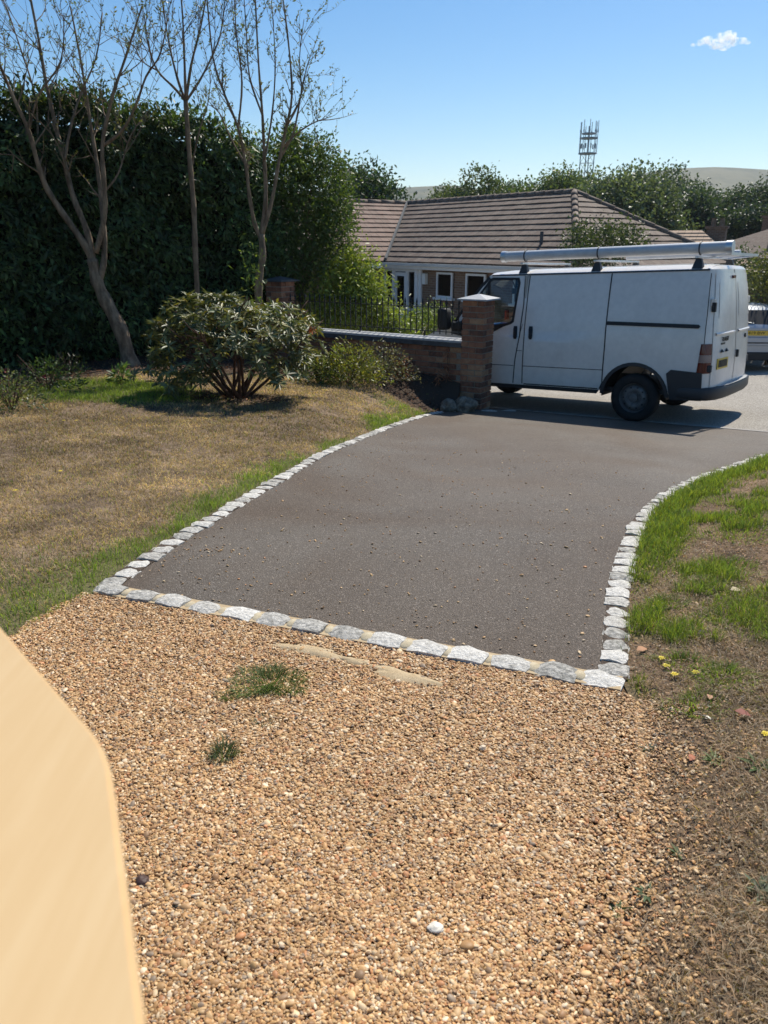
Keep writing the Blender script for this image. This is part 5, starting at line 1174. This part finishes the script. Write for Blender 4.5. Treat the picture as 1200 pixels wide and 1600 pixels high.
rock('rock', (1.17,10.98,-.68), (.19,.15,.15), 3, 'larger pale rock lying against the foot of the gate pillar')
rock('rock', (.93,10.98,-.68), (.15,.13,.12), 5, 'smaller darker rock left of the one at the gate pillar')
for k, (px, py, sz) in enumerate(((668,641,.09),(742,640,.12),(775,638,.13))):   # broken kerb stones at the gateway
    p = at(px, py, 11.0); x, y = (.95,10.95) if k == 0 else ((1.55,11.15) if k == 1 else (1.85,11.28)); o = link('kerb_stone', sett_mesh(.22, .10, .08, 60+k), None, drive); o.location = (x, y, float(drive_z(x, y))+.012); o.rotation_euler = (0,0,WANG+.4*k)
# left flower bed
c = lp(18, 640); small_plant('flowering_plant', c, (.42,.36,.42), 800, .045, (.13,.15,.06), 'pale leaved flowering plant at the left edge of the lawn', stems_=10)
c = lp(75, 610); fpl = small_plant('flowering_plant', c, (.50,.36,.40), 800, .05, (.055,.09,.03), 'dark green rose like plant with red blooms at the left bed', stems_=10)
for k in range(3):
    fm = MB()
    for j in range(9): a = j*.7; fm.add([(0,0,0),(.022*math.cos(a),.022*math.sin(a),.012+.002*j),(.026*math.cos(a+.6),.026*math.sin(a+.6),.004)], [(0,1,2)])
    o = fm.build('bloom', plain('red petal', (.22,.03,.03), .6), fpl); o.location = (random.uniform(-.45,.1), random.uniform(-.4,-.2), random.uniform(.15,.42)); o.rotation_euler = (R(50),0,0); o.scale = (1.5,1.5,1.5)
c = lp(190, 598); small_plant('sapling', c, (.13,.12,.22), 90, .10, (.13,.19,.06), 'small light green sapling beside the leaning trunk', asp=.35, stems_=4)
c = lp(110, 585); small_plant('bed_plant', c, (.28,.22,.30), 220, .05, (.035,.055,.022), 'dark low plant in the shade below the hedge', stems_=7)
# climbing shoots against the hedge and yellowish leaves by the right trunk
c = at(395, 430, 11.6); n = 150; P = np.c_[rng.normal(c.x,.10,n), rng.normal(11.6,.1,n), rng.normal(c.z-.0,.28,n)]; e = empty('sucker_shoots', (c.x, 11.75, lz(c.x, 11.75)), 0, 'bright green sucker shoots at the upright sparse trunk', 'plant')
leaf_obj('foliage', P, rand_dirs(n,-.3), rand_dirs(n,.6), .07+.04*rng.random(n), .03, tone(n, (.15,.20,.05)), M['leaf'], e)
MB().tube([(0,0,0),(.03,-.08,.6),(0,-.1,1.3)], [.008,.006,.004], 5).build('stem', M['bark'], e)

# leaf litter and bark over the soil beds
def litter(name, n, pick, zf, colr, parent, size=.045):
    x, y = pick(n); z = zf(x, y)+.006+.012*rng.random(len(x)); P = np.c_[x, y, z]; m_ = len(x)
    D = rand_dirs(m_); D[:,2] *= .35; leaf_obj(name, P, D, unit(np.array([[0,0,1.]])+.5*rand_dirs(m_)), size*(.5+rng.random(m_)), size*.4*(.6+.8*rng.random(m_)), tone(m_, colr, .5, .25), M['dry'], parent, .3)
def pick_bed(n):
    x = rng.uniform(-5, .9, n*4); y = rng.uniform(8, 12.6, n*4); k = bed_amount(x, y) > .5; return x[k][:n], y[k][:n]
litter('leaf_litter', 4500, pick_bed, lawn_left_z, (.16,.085,.05), lawnL)

# ------------------------------------------------------------------ gravel: loose pebbles
def scatter_pebbles(name, P, rot, scl, col, parent, sub=2):
    me = bpy.data.meshes.new(name); me.vertices.add(len(P)); me.vertices.foreach_set('co', np.asarray(P, np.float32).ravel())
    for nm, tp, key, arr in (('rot','FLOAT_VECTOR','vector',rot), ('scl','FLOAT_VECTOR','vector',scl)):
        a = me.attributes.new(nm, tp, 'POINT'); a.data.foreach_set(key, np.asarray(arr, np.float32).ravel())
    a = me.attributes.new('col', 'FLOAT_COLOR', 'POINT'); cc = np.ones((len(P),4), np.float32); cc[:,:3] = col; a.data.foreach_set('color', cc.ravel())
    me.update(); o = bpy.data.objects.new(name, me); C.objects.link(o); o.parent = parent; o['kind'] = 'stuff'
    ng = bpy.data.node_groups.new(name, 'GeometryNodeTree'); ng.interface.new_socket('Geometry', in_out='INPUT', socket_type='NodeSocketGeometry'); ng.interface.new_socket('Geometry', in_out='OUTPUT', socket_type='NodeSocketGeometry')
    gi = ng.nodes.new('NodeGroupInput'); go = ng.nodes.new('NodeGroupOutput'); ip = ng.nodes.new('GeometryNodeInstanceOnPoints'); ic = ng.nodes.new('GeometryNodeMeshIcoSphere'); ic.inputs['Subdivisions'].default_value = sub; ic.inputs['Radius'].default_value = 1
    ss = ng.nodes.new('GeometryNodeSetShadeSmooth'); sm = ng.nodes.new('GeometryNodeSetMaterial'); sm.inputs['Material'].default_value = M['pebble']
    na = ng.nodes.new('GeometryNodeInputNamedAttribute'); na.data_type = 'FLOAT_VECTOR'; na.inputs['Name'].default_value = 'rot'
    nb_ = ng.nodes.new('GeometryNodeInputNamedAttribute'); nb_.data_type = 'FLOAT_VECTOR'; nb_.inputs['Name'].default_value = 'scl'
    L = ng.links.new; L(ic.outputs['Mesh'], ss.inputs['Geometry']); L(ss.outputs[0], sm.inputs['Geometry']); L(gi.outputs[0], ip.inputs['Points']); L(sm.outputs[0], ip.inputs['Instance'])
    L(na.outputs['Attribute'], ip.inputs['Rotation']); L(nb_.outputs['Attribute'], ip.inputs['Scale']); L(ip.outputs[0], go.inputs[0])
    md = o.modifiers.new('pebbles', 'NODES'); md.node_group = ng
    me.materials.append(M['pebble']); return o
PAL = np.array([.92,.83,.69])*np.array([(.50,.31,.14),(.42,.24,.10),(.58,.41,.23),(.30,.16,.075),(.68,.56,.40),(.22,.14,.09),(.24,.21,.19),(.46,.20,.085),(.54,.36,.17),(.36,.22,.11),(.74,.66,.54)])
PW = np.array([.15,.14,.15,.11,.10,.08,.05,.05,.08,.05,.06])
def pebble_attr(n, s, flat=.56):
    sc_ = s*np.exp(.36*rng.normal(size=n)); a = np.c_[sc_*(1.05+.5*rng.random(n)), sc_*(.75+.3*rng.random(n)), sc_*(flat*.75+.4*rng.random(n)*flat)]
    rot = np.c_[.33*rng.normal(size=n), .33*rng.normal(size=n), rng.random(n)*6.28]; k = rng.choice(len(PAL), n, p=PW/PW.sum()); col = (PAL[k]*.74+np.array([.42,.265,.13])*.26)*(.75+.5*rng.random((n,1))); return rot, a, col
def in_gravel(x, y):
    left = np.interp(y, LE[:,1], LE[:,0])+.05*(fbm(x, y, 6, 31)-.5)*2; right = np.interp(y, RE[:,1], RE[:,0])
    front = (x-N0[0])*nn[0]+(y-N0[1])*nn[1] < -.06
    return front & (x > left-.04), x-right
SANDS = [(-.30,2.74,.22,.05,-.35),(.07,2.55,.20,.055,-.45),(-.12,2.66,.10,.03,-.4)]
n = 760000; y = .62+2.85*rng.random(n)**1.0; dep = y*.944+.51; x = (rng.random(n)*2-1)*(.56*dep+.12)
keep = rng.random(n) < np.clip(1.25-.0*y, 0, 1)
ok, dr = in_gravel(x, y); pr = np.where(dr < 0, .55+.45*sstep(0,.22,-dr), np.exp(-np.maximum(dr,0)/.10)*.55+.010); ok &= rng.random(n) < pr
for sx, sy, a, b_, q in SANDS:
    lx = (x-sx)*math.cos(q)+(y-sy)*math.sin(q); ly = -(x-sx)*math.sin(q)+(y-sy)*math.cos(q); ok &= ~((np.hypot(lx/a, ly/b_)+.5*(fbm(x, y, 14, 3)-.5) < .85) & (rng.random(n) < .80))
x, y = x[ok][:290000], y[ok][:290000]; dr = dr[ok][:290000]; n = len(x)
z = -.009+.006*rng.random(n)+.014*(fbm(x, y, 2.5, 91)-.5)+.006; z = np.where(dr > 0, lawn_right_z(x, y)+.003, z)
rot, scl, col = pebble_attr(n, .0034); dk = 1.0+.5*fbm(x, y, 2.2, 66); col = col*dk[:,None]
scatter_pebbles('pebbles', np.c_[x, y, z], rot, scl, col, gravel)
for sx, sy, a, b_, q in SANDS:
    m_ = MB(); pts = [(0,0,.010)]; fs = []; k = 26
    for ring in (1,2):
        for j in range(k):
            t_ = 2*math.pi*j/k; w_ = (1+.22*math.sin(3*t_+sx*9)+.14*math.sin(7*t_+sy*5))*(.6 if ring == 1 else 1.05); lx, ly = a*w_*math.cos(t_), b_*w_*math.sin(t_)
            pts.append((lx*math.cos(q)-ly*math.sin(q), lx*math.sin(q)+ly*math.cos(q), .006 if ring == 1 else -.010))
    for j in range(k): fs += [(0,1+j,1+(j+1) % k), (1+j,1+k+j,1+k+(j+1) % k,1+(j+1) % k)]
    o = m_.add(pts, fs).build('sand_patch', M['sand'], gravel, smooth=True); o.location = (sx, sy, -.002)
# loose stones kicked onto the tarmac
n = 1000; s = rng.random(n)**1.5; u = rng.random(n); A = resample(KL, 50); B_ = resample(KR, 50); ii = np.clip((s*34).astype(int), 0, 49)
x = A[ii,0]*(1-u)+B_[ii,0]*u+.06*rng.normal(size=n); y = A[ii,1]*(1-u)+B_[ii,1]*u+.12*rng.normal(size=n)
k = ((x-N0[0])*nn[0]+(y-N0[1])*nn[1] > .07) & (x > np.interp(y, KL[:,1], KL[:,0])+.08) & (x < np.interp(y, KR[:,1], KR[:,0])-.08); x, y = x[k], y[k]
cx = np.r_[x, -.95+.12*rng.normal(size=60)]; cy = np.r_[y, 3.86+.07*rng.normal(size=60)]; n = len(cx)
rot, scl, col = pebble_attr(n, .0040); scatter_pebbles('loose_stones', np.c_[cx, cy, drive_z(cx, cy)+.003], rot, scl, col*1.05, drive)
# stray stones on the right lawn
n = 260; x = .5+1.9*rng.random(n); y = 1.0+2.2*rng.random(n); k = x > np.interp(y, RE[:,1], RE[:,0])+.02; x, y = x[k], y[k]; rot, scl, col = pebble_attr(len(x), .0058); scatter_pebbles('stray_stones', np.c_[x, y, lawn_right_z(x, y)+.004], rot, scl, col, lawnR)
def lone_stone(c, r, colr, label, seed):
    o = rock('stone', c, r, seed, label); m2 = plain('stone tone', colr, .6); o.data.materials.clear(); o.data.materials.append(m2); o['category'] = 'stone'; del o['group']; return o
lone_stone((.125,1.405,.006), (.016,.020,.007), (.72,.66,.55), 'flat white stone chip lying on the gravel near the bottom', 11)
lone_stone((-.62,1.55,.004), (.022,.018,.010), (.07,.035,.025), 'dark brown stone on the gravel right of the pale timber', 12)
lone_stone((.32,2.10,.006), (.013,.011,.008), (.70,.55,.38), 'cream pebble larger than its neighbours at the right of the gravel', 13)

# ------------------------------------------------------------------ grass
def blade_arrays(P, H, W, lean, ldir):
    n = len(P); a = rng.random(n)*2*np.pi; s = np.c_[np.cos(a), np.sin(a), 0*a]*W[:,None]; l = np.c_[np.cos(ldir), np.sin(ldir), 0*ldir]; up = np.array([[0,0,1.]])
    m = P+up*(H*.55)[:,None]+l*(H*lean*.35)[:,None]; t = P+up*(H*(1-.35*lean))[:,None]+l*(H*lean)[:,None]
    V = np.stack([P-s, P+s, m-s*.75, m+s*.75, t], 1).reshape(-1, 3); i = np.arange(n)*5
    return V, np.stack([i,i+1,i+2, i+1,i+3,i+2, i+2,i+3,i+4], 1).reshape(-1, 3)
def grass_obj(name, P, H, W, lean, col, parent, ldir=None):
    V, T = blade_arrays(P, H, W, lean, rng.random(len(P))*6.28 if ldir is None else ldir)
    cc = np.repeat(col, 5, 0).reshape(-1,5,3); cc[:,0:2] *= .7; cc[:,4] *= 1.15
    o = link(name, np_mesh(name, V-(np.array(parent.location) if parent else 0), T, cc.reshape(-1,3)), M['blade'], parent); o['kind'] = 'stuff'; return o
DRY = np.array([.42,.32,.20]); GRN = np.array([.25,.32,.065])
n = 700000; y = 2.3+9.4*rng.random(n)**1.0; x = 1.1-8.2*rng.random(n)
dep = y*.944+.6; k = (x > -.56*dep-.2) & (rng.random(n) < np.clip((5.0/np.maximum(y,3))**1.1, 0, 1))
edge = np.where(y > 3.35, np.interp(y, KL[:,1], KL[:,0])-.06, np.interp(y, LE[:,1], LE[:,0])+.02*(fbm(x, y, 9, 1)-.3)); k &= x < edge
x, y = x[k], y[k]; k = rng.random(len(x)) > bed_amount(x, y)*.97; x, y = x[k], y[k]
g0 = green_left(x, y); bare = sstep(.55, .72, fbm(x, y, 1.6, 44))*(1-g0); k = rng.random(len(x)) > .65*bare; x, y, g0 = x[k], y[k], g0[k]; n = len(x)
isg = rng.random(n) < np.clip(g0*.95+.06, 0, 1)
mot = (.30+1.4*fbm(x, y, 1.3, 71))*(.35+1.3*fbm(x, y, 6, 72)); k = rng.random(n) < np.clip(.35+1.1*fbm(x, y, 5, 73), 0, 1)
x, y, g0, isg, mot = x[k], y[k], g0[k], isg[k], mot[k]; n = len(x)
col = np.where(isg[:,None], tone(n, GRN, .4, .2)*(.7+.3*mot[:,None]), tone(n, DRY*np.array([1.04,.96,.92]), .65, .15)*mot[:,None]); far_ = np.clip(y/6, .8, 1.6)
H = np.where(isg, (.018+.040*rng.random(n))*(.35+1.3*fbm(x, y, 6, 74))*(.7+.5*g0), .014+.030*rng.random(n)); W = (.0012+.0013*rng.random(n))*far_; lean = np.where(isg, .3+.5*rng.random(n), .5+1.0*rng.random(n))
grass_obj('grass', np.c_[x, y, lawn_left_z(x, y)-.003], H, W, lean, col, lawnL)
# right side: thatch, then tufts
n = 230000; y = .9+7.0*rng.random(n)**1.35; dep = y*.944+.55; x = np.interp(y, RE[:,1], RE[:,0])+.02+(.60*dep+.3)*rng.random(n)*.9; k = x < .57*dep+.25; x, y = x[k], y[k]
g0 = green_right(x, y); fade = 1-sstep(.0, .35, .35-(x-np.interp(y, RE[:,1], RE[:,0])))*(y < 2.4)*.8; k = rng.random(len(x)) < (.25+.75*g0)*fade; x, y, g0 = x[k], y[k], g0[k]; n = len(x)
isg = rng.random(n) < np.clip(g0*1.0-.02, .01, 1); col = np.where(isg[:,None], tone(n, (.235,.285,.055), .45, .25), tone(n, (.34,.24,.145), .5, .15))
H = np.where(isg, (.03+.055*rng.random(n))*(.4+.75*g0)*(.5+fbm(x, y, 7, 99)), .010+.022*rng.random(n)); W = np.where(isg, .0012, .0010)*(1+.6*rng.random(n))*np.clip(y/3.5,.8,1.6); lean = np.where(isg, .25+.55*rng.random(n), .7+1.0*rng.random(n))
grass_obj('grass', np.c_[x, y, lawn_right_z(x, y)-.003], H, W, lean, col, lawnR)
n = 150000; y = .9+2.6*rng.random(n); x = np.interp(y, RE[:,1], RE[:,0])+.05+1.9*rng.random(n)**1.1; dep = y*.944+.55; dr_ = x-np.interp(y, RE[:,1], RE[:,0])
k = (x < .57*dep+.2) & (rng.random(n) < .55*sstep(.0,.45,dr_)*(.2+1.3*fbm(x, y, 5, 120))*(.45+1.0*vnoise(x, y, 22, 121))); x, y = x[k], y[k]; n = len(x)
grass_obj('dead_grass', np.c_[x, y, lawn_right_z(x, y)-.001], .012+.030*rng.random(n), .0008+.0010*rng.random(n), .9+1.5*rng.random(n), tone(n, (.36,.265,.17), .65, .15)*(.45+.9*fbm(x, y, 4, 122))[:,None], lawnR)
# individual tufts seen one by one on the right
def tuft(c, r, n, h, colr, label=None, parent=None, zf=None, name='grass_tuft', group=None, cat='grass tuft', lean_=.35):
    q = rng.random(n)*6.28; rr_ = np.sqrt(rng.random(n)); rr_ = rr_*(.45+1.0*vnoise(np.cos(q)*2+c[0]*7, np.sin(q)*2+c[1]*7, 1.1, 5)); x = c[0]+r*rr_*np.cos(q); y = c[1]+r*rr_*np.sin(q); z = zf(x, y)-.004
    o = grass_obj(name, np.c_[x, y, z], h*(.45+.65*rng.random(n))*(1.1-.4*rr_), np.full(n, .0013)*(1+.6*rng.random(n)), lean_+.5*rr_+.35*rng.random(n), tone(n, colr, .35, .15), parent, q+.8*rng.normal(size=n))
    if label: tag(o, label, cat, group)
    return o
for (cx, cy, r, n_, h) in ((1.28,2.52,.10,420,.06),(1.16,2.62,.09,300,.055),(1.55,3.35,.13,480,.06),(1.46,3.02,.10,320,.05),(1.30,3.20,.09,330,.06),(1.75,3.62,.14,480,.065),(1.68,4.3,.16,500,.07),(2.05,4.15,.17,520,.075),(1.22,2.90,.07,240,.06),(1.10,2.33,.10,330,.045),(2.4,4.9,.2,520,.08),(1.95,3.2,.2,900,.08),(1.75,2.75,.22,1100,.085),(1.9,2.55,.12,500,.07)):
    tuft((cx, cy), r, n_, h, (.22,.285,.05), parent=lawnR, zf=lawn_right_z)
gz0 = lambda x, y: 0*x-.002
tuft((-.43,2.49), .115, 900, .058, (.12,.165,.045), 'largest grassy weed patch growing in the gravel', zf=gz0, cat='weed', group='weeds in the gravel', name='gravel_weed', lean_=.7)
tuft((-.565,2.40), .040, 190, .028, (.13,.17,.045), 'small light green weed left of the largest gravel weed', zf=gz0, cat='weed', group='weeds in the gravel', name='gravel_weed', lean_=.5)
tuft((-.515,2.07), .036, 190, .070, (.13,.155,.08), 'thin upright grey green weed nearer in the gravel', zf=gz0, cat='weed', group='weeds in the gravel', name='gravel_weed')
tuft((-.42,2.26), .045, 70, .025, (.12,.14,.07), 'sparse flat weed below the largest gravel weed', zf=gz0, cat='weed', group='weeds in the gravel', name='gravel_weed', lean_=1.0)
tuft((-.60,2.62), .05, 60, .025, (.10,.12,.05), 'faint weed on the gravel near the sett row', zf=gz0, cat='weed', group='weeds in the gravel', name='gravel_weed', lean_=.9)
def rosette(px, py, r, colr, label):
    t0 = None
    for Y in np.arange(.9, 6, .01):
        p = at(px, py, Y)
        if p.z < float(lawn_right_z(np.array([p.x]), np.array([p.y]))[0]): break
    z = float(lawn_right_z(np.array([p.x]), np.array([p.y]))[0]); e = empty('lawn_weed', (p.x, p.y, z), 0, label, 'weed', 'weeds in the dry lawn'); n = 11
    q = np.arange(n)/n*6.28+.3*rng.normal(size=n); D = np.c_[np.cos(q), np.sin(q), .25+.3*rng.random(n)]
    leaf_obj('leaves', np.tile(np.array([[p.x, p.y, z]]), (n,1)), D, np.tile(np.array([[0,0,1.]]), (n,1))+.2*rand_dirs(n), r*(.7+.5*rng.random(n)), r*.26, tone(n, colr, .3), M['leaf'], e, .2, .1)
rosette(1012,1172,.030,(.13,.16,.10),'grey green rosette weed where gravel meets dry lawn'); rosette(1060,1338,.032,(.16,.20,.10),'pale rosette weed on the bare ground below the first one'); rosette(1190,1395,.055,(.16,.20,.12),'large grey green weed at the right edge near the bottom'); rosette(1115,1190,.045,(.15,.20,.07),'spiky green weed on the dry lawn by the yellow flowers'); rosette(1185,1200,.06,(.09,.15,.05),'dark green weed at the right edge of the dry lawn'); rosette(965,1430,.035,(.10,.15,.05),'tiny green weed low at the gravel edge'); rosette(1010,1400,.04,(.11,.15,.07),'small weed in the bare ground at the lower right')
# yellow flowers, fallen leaves
def rp(px, py):
    for Y in np.arange(.9, 6, .01):
        p = at(px, py, Y)
        z = float(lawn_right_z(np.array([p.x]), np.array([p.y]))[0])
        if p.z < z+.02: return (p.x, p.y, z)
for px, py, lab in ((1034,1027,'yellow flower head nearest the sett corner, uppermost of three'), (1041,1040,'yellow flower head in the middle of the three by the sett corner'), (1054,1052,'yellow flower head lowest of the three by the sett corner'), (1087,1049,'yellow flower head right of the group of three'), (1196,1147,'yellow flower head at the right edge of the lawn')):
    c = rp(px, py); e = empty('dandelion', c, 0, lab, 'flower', 'yellow flowers on the right lawn'); e.scale = (.75,)*3; MB().tube([(0,0,-.01),(.003,0,.022)], .0018, 5).build('stem', plain('flower stem', (.12,.18,.05), .6), e)
    fm = MB()
    for j in range(22):
        a = j*2.4; r0 = .004+.010*(j/22); fm.add([(0,0,.022),(r0*1.4*math.cos(a-.25),r0*1.4*math.sin(a-.25),.027-.004*j/22),(r0*1.7*math.cos(a),r0*1.7*math.sin(a),.027-.004*j/22),(r0*1.4*math.cos(a+.25),r0*1.4*math.sin(a+.25),.027-.004*j/22)], [(0,1,2,3)])
    fm.build('petals', plain('yellow petal', (.80,.62,.02), .6), e)
def fallen(px, py, L_, colr, label, rz):
    c = rp(px, py); me = MB().grid([[(-.5,-.0,.0),(-.5,.0,.0)],[(-.2,-.22,.10),(-.2,.2,.13)],[(.15,-.2,.16),(.15,.2,.08)],[(.5,-.01,.02),(.5,.01,.02)]]).mesh('fallen_leaf', smooth=True)
    o = link('fallen_leaf', me, plain('fallen leaf', colr, .7)); o.location = (c[0], c[1], c[2]+.012); o.scale = (L_,)*3; o.rotation_euler = (.3,.2,rz); tag(o, label, 'leaf', 'fallen leaves on the right lawn')
fallen(1003,1013,.065,(.45,.22,.10),'tan fallen leaf curled beside the kerb setts',.5); fallen(1150,920,.075,(.50,.40,.24),'long pale fallen leaf between the grass tufts',.4); fallen(1108,1088,.05,(.42,.22,.12),'pinkish fallen leaf on the bare ground',1.2); fallen(1162,1112,.06,(.30,.09,.06),'dark red fallen leaf near the right edge',-.4); fallen(1098,985,.04,(.03,.02,.015),'black fallen scrap on the bare patch of lawn',.1); fallen(1080,1182,.05,(.38,.13,.06),'rust red fallen leaf on the dry ground',1.0); fallen(1104,1120,.04,(.72,.68,.58),'whitish fallen scrap on the dry ground',2.0)
def pick_right(n):
    y = rng.uniform(1.0, 4.5, n*3); x = np.interp(y, RE[:,1], RE[:,0])+.03+rng.random(n*3)*2.0; k = x < .6*y+.6; return x[k][:n], y[k][:n]
litter('dry_straw', 9000, pick_right, lawn_right_z, (.42,.31,.20), lawnR, .015)
n = 12; 
for k in range(n):
    px, py = [(100,660),(205,705),(215,790),(95,740),(60,720),(160,755),(25,770),(105,845),(250,740),(120,660),(310,720),(60,700)][k]
    if k % 3: continue
    c = lp(px, py); fm = MB()
    for j in range(14):
        a = j*2.4; r0 = .006+.010*(j/14); fm.add([(0,0,.02),(r0*1.4*math.cos(a-.3),r0*1.4*math.sin(a-.3),.025),(r0*1.7*math.cos(a),r0*1.7*math.sin(a),.024),(r0*1.4*math.cos(a+.3),r0*1.4*math.sin(a+.3),.025)], [(0,1,2,3)])
    o = fm.build('dandelion', plain('yellow petal', (.80,.62,.02), .6)); o.location = c; o.scale = (.75,)*3; tag(o, ['small yellow flower on the dry left lawn, highest of the four','','','small yellow flower at the left of the dry lawn','','','small yellow flower near the left picture edge on the dry lawn','','','small yellow flower on the dry lawn towards the driveway'][k], 'flower', 'yellow flowers on the left lawn')

# ------------------------------------------------------------------ pale timber board close to the camera
ZT = 1.20
def tp(px, py):
    b_ = (800-py)/FPX; cp, sp = math.cos(PITCH), math.sin(PITCH); d = Vector(((px-600)/FPX, cp+b_*sp, -sp+b_*cp)); t_ = (ZT-ZC)/d.z; return Vector((0,0,ZC))+d*t_
ol = [tp(*q) for q in ((241,1700),(228,1600),(180,1240),(174,1200),(163,1168),(148,1144),(0,976),(-160,795))]
ol = ol+[ol[-1]+Vector((-.25,-.1,0)), ol[0]+Vector((-.55,-.12,0)), ol[0]+Vector((-.02,-.12,0))]
cen = sum(ol, Vector())/len(ol); post = empty('timber_board', (cen.x, cen.y, 0), 0, 'blurred pale timber board with a clipped corner in the near left foreground', 'timber board')
m_ = MB(); k = len(ol); top_ = [(p.x-cen.x, p.y-cen.y, ZT) for p in ol]; bot_ = [(p.x-cen.x, p.y-cen.y, ZT-.035) for p in ol]
m_.add(top_+bot_, [tuple(range(k)), tuple(range(2*k-1,k-1,-1))]+[(j, k+j, k+(j+1) % k, (j+1) % k) for j in range(k)])
o = m_.build('board', M['pine'], post)
bm_ = bmesh.new(); bm_.from_mesh(o.data); bmesh.ops.recalc_face_normals(bm_, faces=bm_.faces); bmesh.ops.bevel(bm_, geom=[e for e in bm_.edges if e.calc_face_angle(0) > 1.0], offset=.004, segments=2, affect='EDGES'); bm_.to_mesh(o.data); bm_.free()
MB().box((-.20,-.10,-.05), (-.11,-.01,ZT-.036)).build('support_post', M['pine'], post, bevel=.004)

# ------------------------------------------------------------------ small fair weather cloud
cc = at(1128, 64, 2400); cloud = bpy.data.meshes.new('cloud')
bm_ = bmesh.new()
for dx, dz, r_ in ((0,0,24),(-34,2,16),(-58,-4,10),(20,14,16),(34,0,15),(58,2,11),(-20,-14,13),(12,-10,15),(-8,12,12),(74,-2,7),(-74,-8,6)):
    bmesh.ops.create_icosphere(bm_, subdivisions=2, radius=r_, matrix=Matrix.Translation((dx*1.0, random.uniform(-15,15), dz)) @ Matrix.Diagonal((1.3,1.2,.8,1)))
bm_.to_mesh(cloud); bm_.free()
m, t, p, o_ = nt('cloud vapour'); t.nodes.remove(p); L = t.links.new
tc = N(t, 'ShaderNodeTexCoord'); n1 = N(t, 'ShaderNodeTexNoise'); n1.inputs['Scale'].default_value = .05; n1.inputs['Detail'].default_value = 5; n1.inputs['Roughness'].default_value = .65; L(tc.outputs['Object'], n1.inputs['Vector'])
mr = N(t, 'ShaderNodeMapRange'); mr.inputs[1].default_value = .46; mr.inputs[2].default_value = .72; mr.inputs[3].default_value = 0; mr.inputs[4].default_value = .16; L(n1.outputs['Fac'], mr.inputs[0])
pv = N(t, 'ShaderNodeVolumePrincipled'); pv.inputs['Color'].default_value = (.98,.98,.98,1); pv.inputs['Anisotropy'].default_value = .4; L(mr.outputs[0], pv.inputs['Density']); L(pv.outputs[0], o_.inputs['Volume'])
co = link('cloud', cloud, m); co.location = cc; tag(co, 'small wispy white cloud in the upper right of the sky', 'cloud')
sc.cycles.volume_max_steps = 64; sc.cycles.volume_bounces = 3

# ------------------------------------------------------------------ summer haze
hzm, t, p, o_ = nt('thin summer air'); t.nodes.remove(p); pv = N(t, 'ShaderNodeVolumePrincipled'); pv.inputs['Color'].default_value = (.82,.91,1,1); pv.inputs['Density'].default_value = .00016; pv.inputs['Anisotropy'].default_value = .3
t.links.new(pv.outputs[0], o_.inputs['Volume'])
hb = MB().box((-5200,-5200,-5), (5200,5400,190)).build('haze', hzm); hb['kind'] = 'stuff'
